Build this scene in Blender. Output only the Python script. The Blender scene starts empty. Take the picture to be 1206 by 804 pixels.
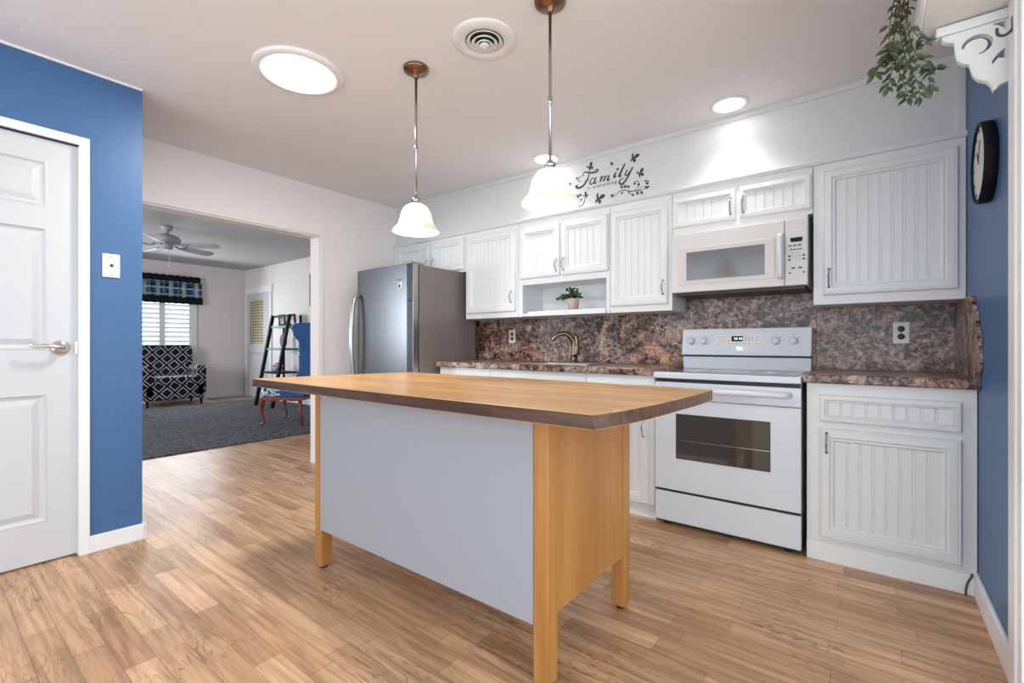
import bpy, bmesh, math, random
from mathutils import Vector, Matrix
random.seed(7)
scene = bpy.context.scene
COL = scene.collection
PI = math.pi

# ------------------------------------------------------------------ camera
CAM_H = 1.06; F_PX = 552.0; YAW = math.radians(37.65)
cam_d = bpy.data.cameras.new('camera'); cam = bpy.data.objects.new('camera', cam_d); COL.objects.link(cam)
cam.location = (0, 0, CAM_H); cam.rotation_euler = (PI/2, 0, YAW)
cam_d.sensor_width = 36; cam_d.lens = 36*F_PX/1206; cam_d.shift_y = (404.6-402)/1206; cam_d.clip_start = .02
scene.camera = cam

# ------------------------------------------------------------------ world, exposure
w = bpy.data.worlds.new('world'); scene.world = w; w.use_nodes = True
bg = w.node_tree.nodes['Background']; bg.inputs[0].default_value = (.83, .93, 1.0, 1); bg.inputs[1].default_value = 1.52
scene.view_settings.view_transform = 'Standard'; scene.view_settings.look = 'None'
scene.view_settings.exposure = 1.03; scene.view_settings.gamma = 1.0; scene.view_settings.use_curve_mapping = False

def area(name, loc, rot, sx, sy, power, color=(1, 1, 1)):
    l = bpy.data.lights.new(name, 'AREA'); l.shape = 'RECTANGLE'; l.size = sx; l.size_y = sy
    l.energy = power; l.color = color
    o = bpy.data.objects.new(name, l); COL.objects.link(o); o.location = loc; o.rotation_euler = rot
    return o
LAMP = dict(bulb=15, downlight=7, tunnel=54, spot=12)
# daylight entering the living room through its shuttered window, and an added fill
area('window_and_fill_light', (-9.7, 2.9, 1.5), (0, math.radians(-75), 0), 1.2, 1.3, 16, (.9, .95, 1))
area('window_and_fill_light', (-6.6, -1.52, 1.5), (math.radians(90), 0, 0), 1.5, 1.2, 55, (.92, .96, 1))  # added fill lamp before the closed end wall, brightens the living room

# ------------------------------------------------------------------ materials
def mat(name, col, rough=.5, metal=0, spec=.5, emit=0, bump=0, bscale=40, var=0, coat=0):
    m = bpy.data.materials.new(name); m.use_nodes = True
    nt = m.node_tree; b = nt.nodes['Principled BSDF']
    b.inputs['Base Color'].default_value = (*col, 1); b.inputs['Roughness'].default_value = rough
    b.inputs['Metallic'].default_value = metal; b.inputs['Specular IOR Level'].default_value = spec
    b.inputs['Coat Weight'].default_value = coat
    if emit:
        b.inputs['Emission Color'].default_value = (*col, 1); b.inputs['Emission Strength'].default_value = emit
    tc = nt.nodes.new('ShaderNodeTexCoord'); n = nt.nodes.new('ShaderNodeTexNoise')
    nt.links.new(tc.outputs['Object'], n.inputs['Vector']); n.inputs['Scale'].default_value = bscale; n.inputs['Detail'].default_value = 4
    if var:
        r = nt.nodes.new('ShaderNodeValToRGB'); nt.links.new(n.outputs['Fac'], r.inputs['Fac'])
        r.color_ramp.elements[0].position = .3; r.color_ramp.elements[1].position = .7
        r.color_ramp.elements[0].color = (*[c*(1-var) for c in col], 1); r.color_ramp.elements[1].color = (*[min(1, c*(1+var)) for c in col], 1)
        nt.links.new(r.outputs['Color'], b.inputs['Base Color'])
    if bump:
        bp = nt.nodes.new('ShaderNodeBump'); bp.inputs['Strength'].default_value = bump; bp.inputs['Distance'].default_value = .002
        nt.links.new(n.outputs['Fac'], bp.inputs['Height']); nt.links.new(bp.outputs['Normal'], b.inputs['Normal'])
    return m

M = {}
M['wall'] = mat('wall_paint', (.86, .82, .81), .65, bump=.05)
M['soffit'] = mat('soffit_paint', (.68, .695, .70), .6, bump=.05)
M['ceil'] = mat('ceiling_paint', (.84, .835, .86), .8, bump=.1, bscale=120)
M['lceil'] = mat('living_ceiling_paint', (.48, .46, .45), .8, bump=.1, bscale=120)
M['lwall'] = mat('living_wall_paint', (.80, .75, .73), .7, bump=.05)
M['blue'] = mat('blue_wall_paint', (.050, .135, .30), .42, bump=.06, bscale=60, var=.06)
M['white'] = mat('white_trim_paint', (.82, .835, .84), .4, bump=.04)
M['cab'] = mat('cabinet_white', (.77, .79, .795), .38, bump=.05, bscale=90)
M['appl'] = mat('appliance_white', (.70, .73, .78), .22, coat=.3)
M['cream'] = mat('microwave_bisque', (.70, .68, .66), .3)
M['mwpanel'] = mat('microwave_window_border', (.66, .62, .59), .3)
M['mwglass'] = mat('microwave_window', (.16, .165, .17), .12, metal=.25)
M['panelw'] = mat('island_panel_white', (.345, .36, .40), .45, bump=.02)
M['chrome'] = mat('brushed_nickel', (.62, .60, .57), .22, metal=1)
M['pull'] = mat('pewter_pull', (.36, .35, .34), .25, metal=1)
M['rod'] = mat('pendant_rod_steel', (.45, .42, .42), .18, metal=1)
M['bronze'] = mat('antique_bronze', (.27, .16, .09), .3, metal=1)
M['faucetm'] = mat('faucet_bronze', (.22, .175, .125), .28, metal=1)
M['sink'] = mat('sink_steel', (.55, .56, .58), .3, metal=1)
M['black'] = mat('black_paint', (.008, .008, .010), .6, spec=.2)
M['dark'] = mat('dark_gap', (.02, .018, .018), .5)
M['mwblack'] = mat('keypad_dark', (.05, .05, .05), .5)
M['vinyl'] = mat('decal_black_vinyl', (.045, .042, .04), .6)
M['steel'] = mat('fridge_steel', (.15, .162, .18), .32, metal=1, bump=.03, bscale=14)
M['steel_edge'] = mat('fridge_door_edge_steel', (.42, .39, .37), .3, metal=1)
M['fridgeside'] = mat('fridge_side_grey', (.20, .175, .16), .3, spec=.6)
M['fridgehandle'] = mat('fridge_handle_steel', (.55, .54, .53), .3, metal=1)
M['ovenglass'] = mat('oven_glass', (.055, .05, .043), .06, spec=.6)
M['glasstop'] = mat('cooktop_glass', (.05, .05, .055), .06, spec=.9)
M['leaf'] = mat('leaf_green', (.055, .12, .028), .5, var=.5, bscale=25)
M['leafd'] = mat('vine_leaf_green', (.035, .058, .017), .45, var=.75, bscale=14)
M['stem'] = mat('stem_brown', (.10, .07, .03), .7)
M['pot'] = mat('pot_clay', (.62, .47, .40), .7, var=.15, bscale=30)
M['soil'] = mat('soil', (.05, .035, .025), .9)
M['teal'] = mat('teal_shelf', (.06, .25, .23), .5)
M['fan'] = mat('fan_grey_white', (.40, .42, .46), .5)
M['mirror'] = mat('clock_face', (.72, .71, .68), .3)
M['chairblue'] = mat('blue_velvet', (.012, .085, .26), .8, var=.2, bscale=8)
M['chairwood'] = mat('cherry_wood', (.20, .055, .022), .35, var=.3, bscale=25)
M['rubber'] = mat('rubber', (.02, .02, .02), .7)
M['plate'] = mat('outlet_plate', (.78, .76, .75), .4)
M['doorw'] = mat('door_white', (.58, .59, .61), .38, bump=.03)
M['tile'] = mat('entry_tile', (.28, .24, .18), .6, var=.15, bscale=6)
M['rubyw'] = mat('photo_print', (.55, .53, .48), .5, var=.7, bscale=14)

def emis(name, col, s):
    m = bpy.data.materials.new(name); m.use_nodes = True; nt = m.node_tree
    nt.nodes.clear(); e = nt.nodes.new('ShaderNodeEmission'); o = nt.nodes.new('ShaderNodeOutputMaterial')
    e.inputs[0].default_value = (*col, 1); e.inputs[1].default_value = s; nt.links.new(e.outputs[0], o.inputs[0]); return m
M['bulb'] = emis('lamp_bulb', (1, .92, .82), LAMP['bulb'])
M['down'] = emis('downlight_lens', (1, .97, .92), LAMP['downlight'])
M['tunnel'] = emis('sun_tunnel_diffuser', (1, .98, .96), LAMP['tunnel'])
M['lcd'] = emis('range_display_digits', (.35, .8, 1), 1.5)

def shade_mat():
    m = bpy.data.materials.new('alabaster_glass'); m.use_nodes = True; nt = m.node_tree; b = nt.nodes['Principled BSDF']
    b.inputs['Base Color'].default_value = (.95, .90, .82, 1); b.inputs['Roughness'].default_value = .3
    tr = nt.nodes.new('ShaderNodeBsdfTranslucent'); tr.inputs[0].default_value = (1, .9, .78, 1)
    mx = nt.nodes.new('ShaderNodeMixShader'); mx.inputs[0].default_value = .3
    out = nt.nodes['Material Output']
    nt.links.new(b.outputs[0], mx.inputs[1]); nt.links.new(tr.outputs[0], mx.inputs[2]); nt.links.new(mx.outputs[0], out.inputs[0])
    return m
M['shade'] = shade_mat()

def nodes(m):
    nt = m.node_tree; return nt, nt.nodes['Principled BSDF'], (lambda t: nt.nodes.new('ShaderNode'+t)), nt.links.new

def plank_mat(name, c1, c2, cm, bw, rh, rough, grain=(3, 60, 60), mortar=.0008, bias=0, gdark=.72, gvar=1.08, rot=0, bumps=.15, vein=0):
    m = mat(name, c1, rough); nt, b, N, L = nodes(m)
    tc = N('TexCoord'); mp = N('Mapping'); mp.inputs['Rotation'].default_value = (0, 0, rot); L(tc.outputs['Object'], mp.inputs[0])
    br = N('TexBrick'); L(mp.outputs[0], br.inputs['Vector'])
    br.inputs['Scale'].default_value = 1; br.inputs['Brick Width'].default_value = bw; br.inputs['Row Height'].default_value = rh
    br.inputs['Mortar Size'].default_value = mortar; br.inputs['Mortar Smooth'].default_value = .1; br.inputs['Bias'].default_value = bias
    br.offset = .37; br.offset_frequency = 2; br.squash = 1.35; br.squash_frequency = 3
    br.inputs['Color1'].default_value = (*c1, 1); br.inputs['Color2'].default_value = (*c2, 1); br.inputs['Mortar'].default_value = (*cm, 1)
    m2 = N('Mapping'); m2.inputs['Scale'].default_value = grain; L(mp.outputs[0], m2.inputs[0])
    n = N('TexNoise'); n.inputs['Scale'].default_value = 1; n.inputs['Detail'].default_value = 8; n.inputs['Distortion'].default_value = .6; L(m2.outputs[0], n.inputs['Vector'])
    r = N('ValToRGB'); L(n.outputs['Fac'], r.inputs[0])
    r.color_ramp.elements[0].position = .34; r.color_ramp.elements[0].color = (gdark, gdark*.97, gdark*.94, 1)
    r.color_ramp.elements[1].position = .62; r.color_ramp.elements[1].color = (gvar, gvar, gvar, 1)
    mx = N('MixRGB'); mx.blend_type = 'MULTIPLY'; mx.inputs[0].default_value = 1; L(br.outputs['Color'], mx.inputs[1]); L(r.outputs[0], mx.inputs[2])
    last = mx.outputs[0]
    if vein:   # cathedral grain: thin dark wavy lines along the plank, broken into patches
        m3 = N('Mapping'); m3.inputs['Scale'].default_value = (2.2, 16, 16); L(mp.outputs[0], m3.inputs[0])
        add = N('MixRGB'); add.blend_type = 'ADD'; add.inputs[0].default_value = .8; L(m3.outputs[0], add.inputs[1]); L(br.outputs['Color'], add.inputs[2])
        n3 = N('TexNoise'); n3.inputs['Scale'].default_value = 1.0; n3.inputs['Detail'].default_value = 2; n3.inputs['Distortion'].default_value = 1.0; L(add.outputs[0], n3.inputs['Vector'])
        mu = N('Math'); mu.operation = 'MULTIPLY'; mu.inputs[1].default_value = 75; L(n3.outputs['Fac'], mu.inputs[0])
        si = N('Math'); si.operation = 'SINE'; L(mu.outputs[0], si.inputs[0])
        r3 = N('ValToRGB'); L(si.outputs[0], r3.inputs[0]); r3.color_ramp.elements[0].position = .55; r3.color_ramp.elements[0].color = (1, 1, 1, 1)
        r3.color_ramp.elements[1].position = 1; r3.color_ramp.elements[1].color = (1-vein, 1-vein, 1-vein, 1)
        n4 = N('TexNoise'); n4.inputs['Scale'].default_value = 3.2; L(mp.outputs[0], n4.inputs['Vector'])
        r4 = N('ValToRGB'); L(n4.outputs['Fac'], r4.inputs[0]); r4.color_ramp.elements[0].position = .42; r4.color_ramp.elements[1].position = .6
        m5 = N('MixRGB'); m5.blend_type = 'MULTIPLY'; L(r4.outputs[0], m5.inputs[0]); L(last, m5.inputs[1]); L(r3.outputs[0], m5.inputs[2]); last = m5.outputs[0]
    L(last, b.inputs['Base Color'])
    bp = N('Bump'); bp.inputs['Strength'].default_value = bumps; bp.inputs['Distance'].default_value = .001; L(n.outputs['Fac'], bp.inputs['Height']); L(bp.outputs[0], b.inputs['Normal'])
    return m
M['floor'] = plank_mat('oak_laminate', (.72, .445, .25), (.46, .255, .13), (.20, .10, .05), .50, .088, .36, grain=(2.5, 38, 38), gdark=.66, gvar=1.12, vein=.42)
M['butcher'] = plank_mat('butcher_block', (.72, .43, .17), (.56, .29, .095), (.36, .17, .06), .55, .038, .3, grain=(2, 45, 45), gdark=.85, gvar=1.05, mortar=.0006, bumps=.05)
M['edge'] = plank_mat('butcher_block_edge', (.115, .05, .026), (.06, .026, .014), (.06, .03, .018), .9, .3, .35, grain=(4, 60, 60), gdark=.5, gvar=1.35)  # darker edge wood, with part of the rim's shade put into the colour

def wood(name, c1, c2, scale=(30, 30, 1.5), rough=.35):
    m = mat(name, c1, rough); nt, b, N, L = nodes(m)
    tc = N('TexCoord'); mp = N('Mapping'); mp.inputs['Scale'].default_value = scale; L(tc.outputs['Object'], mp.inputs[0])
    n = N('TexNoise'); n.inputs['Scale'].default_value = 1; n.inputs['Detail'].default_value = 5; n.inputs['Distortion'].default_value = .4; L(mp.outputs[0], n.inputs['Vector'])
    r = N('ValToRGB'); r.color_ramp.elements[0].position = .35; r.color_ramp.elements[1].position = .65
    r.color_ramp.elements[0].color = (*c2, 1); r.color_ramp.elements[1].color = (*c1, 1); L(n.outputs['Fac'], r.inputs[0]); L(r.outputs[0], b.inputs['Base Color'])
    return m
M['pine'] = wood('birch_leg_wood', (.46, .215, .060), (.37, .16, .038), scale=(22, 22, 1.2))

def granite():
    m = mat('brown_granite_laminate', (.3, .2, .15), .3); nt, b, N, L = nodes(m)
    tc = N('TexCoord')
    n0 = N('TexNoise'); n0.inputs['Scale'].default_value = 30; n0.inputs['Detail'].default_value = 2; L(tc.outputs['Object'], n0.inputs['Vector'])
    mxv = N('MixRGB'); mxv.blend_type = 'ADD'; mxv.inputs[0].default_value = .02; L(tc.outputs['Object'], mxv.inputs[1]); L(n0.outputs['Color'], mxv.inputs[2])
    def vor(sc):
        v = N('TexVoronoi'); v.inputs['Scale'].default_value = sc; L(mxv.outputs[0], v.inputs['Vector']); sp = N('SeparateColor'); L(v.outputs['Color'], sp.inputs[0]); return sp
    va, vb = vor(95), vor(48)
    def M_(op, x, y, clamp=False):
        n = N('Math'); n.operation = op; n.use_clamp = clamp
        for i, q in enumerate((x, y)):
            if isinstance(q, (int, float)): n.inputs[i].default_value = q
            else: L(q, n.inputs[i])
        return n.outputs[0]
    big = N('TexNoise'); big.inputs['Scale'].default_value = 4.5; big.inputs['Detail'].default_value = 6; big.inputs['Roughness'].default_value = .62; big.inputs['Distortion'].default_value = 1.6; L(tc.outputs['Object'], big.inputs['Vector'])
    k = M_('ADD', M_('MULTIPLY', va.outputs[0], .62), M_('MULTIPLY', vb.outputs[1], .5)); k = M_('ADD', k, M_('MULTIPLY', M_('SUBTRACT', big.outputs['Fac'], .53), 2.3), True)
    r = N('ValToRGB'); e = r.color_ramp.elements
    e[0].position = 0; e[0].color = (.010, .010, .015, 1); e[1].position = 1; e[1].color = (.56, .42, .35, 1)
    for p, c in ((.14, (.035, .028, .032)), (.3, (.13, .075, .058)), (.5, (.24, .15, .12)), (.72, (.38, .26, .21))):
        x = e.new(p); x.color = (*c, 1)
    L(k, r.inputs[0])
    n2 = N('TexNoise'); n2.inputs['Scale'].default_value = 2.3; n2.inputs['Detail'].default_value = 3; n2.inputs['Distortion'].default_value = 1; L(tc.outputs['Object'], n2.inputs['Vector'])
    r2 = N('ValToRGB'); L(n2.outputs['Fac'], r2.inputs[0]); r2.color_ramp.elements[0].position = .5; r2.color_ramp.elements[1].position = .62
    m2 = N('MixRGB'); m2.blend_type = 'MULTIPLY'; L(r2.outputs[0], m2.inputs[0]); L(r.outputs[0], m2.inputs[1]); m2.inputs[2].default_value = (1.1, .84, .68, 1)
    n3 = N('TexNoise'); n3.inputs['Scale'].default_value = 5.5; n3.inputs['Detail'].default_value = 3; n3.inputs['Distortion'].default_value = 2; L(tc.outputs['Object'], n3.inputs['Vector'])
    r3 = N('ValToRGB'); L(n3.outputs['Fac'], r3.inputs[0]); r3.color_ramp.elements[0].position = .58; r3.color_ramp.elements[1].position = .68
    m3 = N('MixRGB'); m3.blend_type = 'MULTIPLY'; L(r3.outputs[0], m3.inputs[0]); L(m2.outputs[0], m3.inputs[1]); m3.inputs[2].default_value = (.45, .5, .62, 1)
    L(m3.outputs[0], b.inputs['Base Color'])
    return m
M['granite'] = granite()

def carpet():
    m = mat('charcoal_carpet', (.10, .105, .12), .95, spec=.1); nt, b, N, L = nodes(m); tc = N('TexCoord')
    n = N('TexNoise'); n.inputs['Scale'].default_value = 38; n.inputs['Detail'].default_value = 6; n.inputs['Roughness'].default_value = .75; L(tc.outputs['Object'], n.inputs['Vector'])
    r = N('ValToRGB'); r.color_ramp.elements[0].position = .36; r.color_ramp.elements[0].color = (.022, .024, .03, 1); r.color_ramp.elements[1].position = .66; r.color_ramp.elements[1].color = (.26, .27, .30, 1)
    L(n.outputs['Fac'], r.inputs[0]); L(r.outputs[0], b.inputs['Base Color'])
    bp = N('Bump'); bp.inputs['Strength'].default_value = 1; bp.inputs['Distance'].default_value = .02; L(n.outputs['Fac'], bp.inputs['Height']); L(bp.outputs[0], b.inputs['Normal']); return m
M['carpet'] = carpet()

def lattice(name, ca, cb, s):
    """dark fabric with a light interlocking lattice of diamonds"""
    m = mat(name, ca, .85, spec=.1); nt, b, N, L = nodes(m)
    tc = N('TexCoord'); sp = N('SeparateXYZ'); L(tc.outputs['Object'], sp.inputs[0])
    def math_(op, a, bb=None, c=None):
        n = N('Math'); n.operation = op
        for i, x in enumerate((a, bb, c)):
            if x is None: continue
            if isinstance(x, (int, float)): n.inputs[i].default_value = x
            else: L(x, n.inputs[i])
        return n.outputs[0]
    sx = math_('ADD', sp.outputs[0], sp.outputs[1])
    u = math_('MULTIPLY', math_('ADD', sx, 20), s); v = math_('MULTIPLY', math_('ADD', sp.outputs[2], 5), s)
    fu = math_('ABSOLUTE', math_('SUBTRACT', math_('FRACT', u), .5)); fv = math_('ABSOLUTE', math_('SUBTRACT', math_('FRACT', v), .5))
    d = math_('ADD', fu, fv)                       # diamonds
    l1 = math_('LESS_THAN', math_('ABSOLUTE', math_('SUBTRACT', d, .36)), .042)
    l2 = math_('LESS_THAN', math_('ABSOLUTE', math_('SUBTRACT', d, .64)), .042)
    l3 = math_('LESS_THAN', math_('ABSOLUTE', math_('SUBTRACT', d, 1.5)), .02)
    mk = math_('MAXIMUM', math_('MAXIMUM', l1, l2), l3)
    mx = N('MixRGB'); L(mk, mx.inputs[0]); mx.inputs[1].default_value = (*ca, 1); mx.inputs[2].default_value = (*cb, 1); L(mx.outputs[0], b.inputs['Base Color'])
    return m
M['lattice'] = lattice('lattice_upholstery', (.012, .016, .028), (.50, .49, .45), 4.4)

def plaid():
    m = mat('plaid_fabric', (.03, .05, .08), .9, spec=.1); nt, b, N, L = nodes(m)
    tc = N('TexCoord'); sp = N('SeparateXYZ'); L(tc.outputs['Object'], sp.inputs[0])
    def stripes(out, s, th, col, prev):
        w1 = N('Math'); w1.operation = 'MULTIPLY'; L(out, w1.inputs[0]); w1.inputs[1].default_value = s
        si = N('Math'); si.operation = 'SINE'; L(w1.outputs[0], si.inputs[0])
        g = N('Math'); g.operation = 'GREATER_THAN'; L(si.outputs[0], g.inputs[0]); g.inputs[1].default_value = th
        k = N('Math'); k.operation = 'MULTIPLY'; L(g.outputs[0], k.inputs[0]); k.inputs[1].default_value = .6
        mx = N('MixRGB'); L(k.outputs[0], mx.inputs[0]); L(prev, mx.inputs[1]) if prev else setattr(mx.inputs[1], 'default_value', (.015, .03, .06, 1))
        mx.inputs[2].default_value = (*col, 1); return mx.outputs[0]
    c = stripes(sp.outputs[1], 32, .55, (.6, .62, .62), None); c = stripes(sp.outputs[2], 52, .6, (.6, .62, .62), c)
    c = stripes(sp.outputs[1], 57, .75, (.08, .28, .45), c); c = stripes(sp.outputs[2], 95, .75, (.08, .28, .45), c)
    L(c, b.inputs['Base Color']); return m
M['plaid'] = plaid()

def floral():
    m = mat('blue_white_floral', (.6, .65, .66), .85, spec=.1); nt, b, N, L = nodes(m)
    tc = N('TexCoord'); n = N('TexNoise'); n.inputs['Scale'].default_value = 26; n.inputs['Detail'].default_value = 1.5; n.inputs['Distortion'].default_value = .8; L(tc.outputs['Object'], n.inputs['Vector'])
    r = N('ValToRGB'); r.color_ramp.interpolation = 'CONSTANT'; e = r.color_ramp.elements
    e[0].position = 0; e[0].color = (.02, .05, .14, 1); e[1].position = .43; e[1].color = (.30, .50, .62, 1); x = e.new(.5); x.color = (.72, .76, .72, 1); x = e.new(.62); x.color = (.08, .22, .38, 1)
    L(n.outputs['Fac'], r.inputs[0]); L(r.outputs[0], b.inputs['Base Color']); return m
M['floral'] = floral()

def doorlattice():
    m = mat('door_glass_lattice', (.62, .55, .33), .6); nt, b, N, L = nodes(m)
    tc = N('TexCoord'); br = N('TexBrick'); mp = N('Mapping'); mp.inputs['Rotation'].default_value = (PI/2, 0, 0); L(tc.outputs['Object'], mp.inputs[0]); L(mp.outputs[0], br.inputs['Vector'])
    br.inputs['Scale'].default_value = 1; br.inputs['Brick Width'].default_value = .11; br.inputs['Row Height'].default_value = .055; br.inputs['Mortar Size'].default_value = .014; br.offset = 0
    br.inputs['Color1'].default_value = (.62, .56, .34, 1); br.inputs['Color2'].default_value = (.72, .68, .5, 1); br.inputs['Mortar'].default_value = (.26, .22, .13, 1)
    L(br.outputs[0], b.inputs['Base Color']); return m
M['doorglass'] = doorlattice()

# ------------------------------------------------------------------ mesh helpers
class B:
    def __init__(s): s.bm = bmesh.new()
    def face(s, vs, mi=0, smooth=False):
        f = s.bm.faces.new(vs); f.material_index = mi; f.smooth = smooth; return f
    def box(s, x0, x1, y0, y1, z0, z1, mi=0):
        if x0 > x1: x0, x1 = x1, x0
        if y0 > y1: y0, y1 = y1, y0
        if z0 > z1: z0, z1 = z1, z0
        v = [s.bm.verts.new(p) for p in ((x0,y0,z0),(x1,y0,z0),(x1,y1,z0),(x0,y1,z0),(x0,y0,z1),(x1,y0,z1),(x1,y1,z1),(x0,y1,z1))]
        for q in ((0,3,2,1),(4,5,6,7),(0,1,5,4),(1,2,6,5),(2,3,7,6),(3,0,4,7)): s.face([v[i] for i in q], mi)
        return s
    def prism(s, pts, f, a, b, mi=0, mi_side=None, smooth=False):
        """extrude 2-D polygon between a and b; f(u, v, t) -> xyz"""
        n = len(pts); A = [s.bm.verts.new(f(u, v, a)) for u, v in pts]; C_ = [s.bm.verts.new(f(u, v, b)) for u, v in pts]
        s.face(A, mi); s.face(C_[::-1], mi)
        for i in range(n): s.face([A[i], C_[i], C_[(i+1) % n], A[(i+1) % n]], mi if mi_side is None else mi_side, smooth)
        return s
    def tube(s, pts, r, n=10, mi=0, cap=True):
        pts = [Vector(p) for p in pts]; rs = r if isinstance(r, (list, tuple)) else [r]*len(pts); rings = []
        t = (pts[1]-pts[0]).normalized(); up = Vector((0, 0, 1)) if abs(t.z) < .9 else Vector((1, 0, 0)); nrm = t.cross(up).normalized()
        for i, p in enumerate(pts):
            if i == 0: t = pts[1]-pts[0]
            elif i == len(pts)-1: t = pts[-1]-pts[-2]
            else: t = (pts[i+1]-pts[i]).normalized()+(pts[i]-pts[i-1]).normalized()
            t.normalize(); nrm = (nrm-t*nrm.dot(t)).normalized(); bn = t.cross(nrm)
            rings.append([s.bm.verts.new(p+(nrm*math.cos(2*PI*k/n)+bn*math.sin(2*PI*k/n))*rs[i]) for k in range(n)])
        for a, b in zip(rings, rings[1:]):
            for k in range(n): s.face([a[k], a[(k+1) % n], b[(k+1) % n], b[k]], mi, True)
        if cap: s.face(rings[0][::-1], mi); s.face(rings[-1], mi)
        return s
    def lathe(s, prof, c=(0, 0, 0), n=32, axis='Z', mi=0, cap=False):
        rings = []
        for r, h in prof:
            ring = []
            for k in range(n):
                a = 2*PI*k/n; x, y = r*math.cos(a), r*math.sin(a)
                p = {'Z': (x, y, h), 'Y': (x, h, y), 'X': (h, x, y)}[axis]
                ring.append(s.bm.verts.new((p[0]+c[0], p[1]+c[1], p[2]+c[2])))
            rings.append(ring)
        for a, b in zip(rings, rings[1:]):
            for k in range(n): s.face([a[k], a[(k+1) % n], b[(k+1) % n], b[k]], mi, True)
        if cap: s.face(rings[0][::-1], mi); s.face(rings[-1], mi)
        return s
    def rings(s, x0, x1, z0, z1, y, prof, mi=0, fill=True):
        """nested rectangles in an XZ plane facing -Y: prof = (inset, proud)"""
        R = []
        for ins, d in prof:
            R.append([s.bm.verts.new(p) for p in ((x0+ins, y-d, z0+ins), (x1-ins, y-d, z0+ins), (x1-ins, y-d, z1-ins), (x0+ins, y-d, z1-ins))])
        for a, b in zip(R, R[1:]):
            for k in range(4): s.face([a[k], a[(k+1) % 4], b[(k+1) % 4], b[k]], mi)
        if fill: s.face(R[-1], mi)
        s.face(R[0][::-1], mi)
        return s
    def ball(s, c, r, sx=1, sy=1, sz=1, mi=0, seg=12):
        res = bmesh.ops.create_uvsphere(s.bm, u_segments=seg, v_segments=max(6, seg//2+2), radius=r)
        for v in res['verts']:
            v.co = Vector((v.co.x*sx+c[0], v.co.y*sy+c[1], v.co.z*sz+c[2]))
            for f in v.link_faces: f.smooth = True; f.material_index = mi
        return s

def wloc(o):
    v = Vector((0, 0, 0))
    while o: v += o.location; o = o.parent
    return v

def mk(name, b, m, parent=None, bevel=0, seg=2, world=True, solid=0, origin=None, recalc=True):
    bm = b.bm
    off = Vector((0, 0, 0))
    if world:
        if parent: off = wloc(parent)
        else:
            xs = [v.co for v in bm.verts]
            off = Vector(origin) if origin else Vector((sum(min(c[i] for c in xs)*.5+max(c[i] for c in xs)*.5 for _ in (0,)) for i in range(3)))
            if not origin: off.z = min(c.z for c in xs)
        bmesh.ops.translate(bm, verts=bm.verts, vec=-off)
    if recalc: bmesh.ops.recalc_face_normals(bm, faces=bm.faces)
    me = bpy.data.meshes.new(name); bm.to_mesh(me); bm.free()
    o = bpy.data.objects.new(name, me); COL.objects.link(o)
    if parent: o.parent = parent
    elif world: o.location = off
    for x in (m if isinstance(m, (list, tuple)) else [m]): me.materials.append(M[x])
    if solid: md = o.modifiers.new('solid', 'SOLIDIFY'); md.thickness = solid; md.offset = 0
    if bevel:
        md = o.modifiers.new('bevel', 'BEVEL'); md.width = bevel; md.segments = seg; md.limit_method = 'ANGLE'; md.angle_limit = math.radians(40)
    return o

def root(name, loc, label, cat, group=None, rz=0):
    o = bpy.data.objects.new(name, None); COL.objects.link(o); o.location = loc; o.rotation_euler = (0, 0, rz); o.empty_display_size = .1
    return tag(o, label, cat, group)
def tag(o, label, cat, group=None):
    o['label'] = label; o['category'] = cat
    if group: o['group'] = group
    return o
def struct(name, b, m, label=None, **k):
    o = mk(name, b, m, **k); o['kind'] = 'structure'
    if label: o['label'] = label
    return o
def dup(r, loc, label, group=None, rz=None):
    def cp(o, parent):
        c = o.copy(); COL.objects.link(c); c.parent = parent
        for ch in [x for x in o.children]: cp(ch, c)
        return c
    kids = list(r.children); c = r.copy(); COL.objects.link(c); c.location = loc
    if rz is not None: c.rotation_euler = (0, 0, rz)
    for ch in kids: cp(ch, c)
    c['label'] = label
    if group: c['group'] = group
    return c
def smooth_pts(pts, n=8):
    """Catmull-Rom through points (any dimension)"""
    out = []
    P = [pts[0]]+list(pts)+[pts[-1]]
    for i in range(1, len(P)-2):
        for k in range(n):
            t = k/n
            out.append(tuple(.5*((2*b)+(-a+c)*t+(2*a-5*b+4*c-d)*t*t+(-a+3*b-3*c+d)*t**3) for a, b, c, d in zip(P[i-1], P[i], P[i+1], P[i+2])))
    out.append(tuple(pts[-1])); return out

# ================================================================== SETTING
CZ = 2.44; LZ = 2.55; LX = -3.87; RX = .347; BY = 3.35
FX = -10.15; DY = 4.25
# floor: oak laminate through kitchen and into the living room
struct('floor', B().box(FX-.1, 2.4, -2.6, DY+.1, -.08, 0), 'floor')
struct('ceiling', B().box(LX-.12, 2.4, -2.6, BY+.12, CZ, CZ+.1), 'ceil', origin=(0, 0, CZ))
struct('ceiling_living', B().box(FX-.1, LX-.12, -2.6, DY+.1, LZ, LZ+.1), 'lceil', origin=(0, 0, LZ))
struct('wall_back', B().box(LX-.12, RX+.12, BY, BY+.12, 0, CZ), 'wall')
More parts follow.
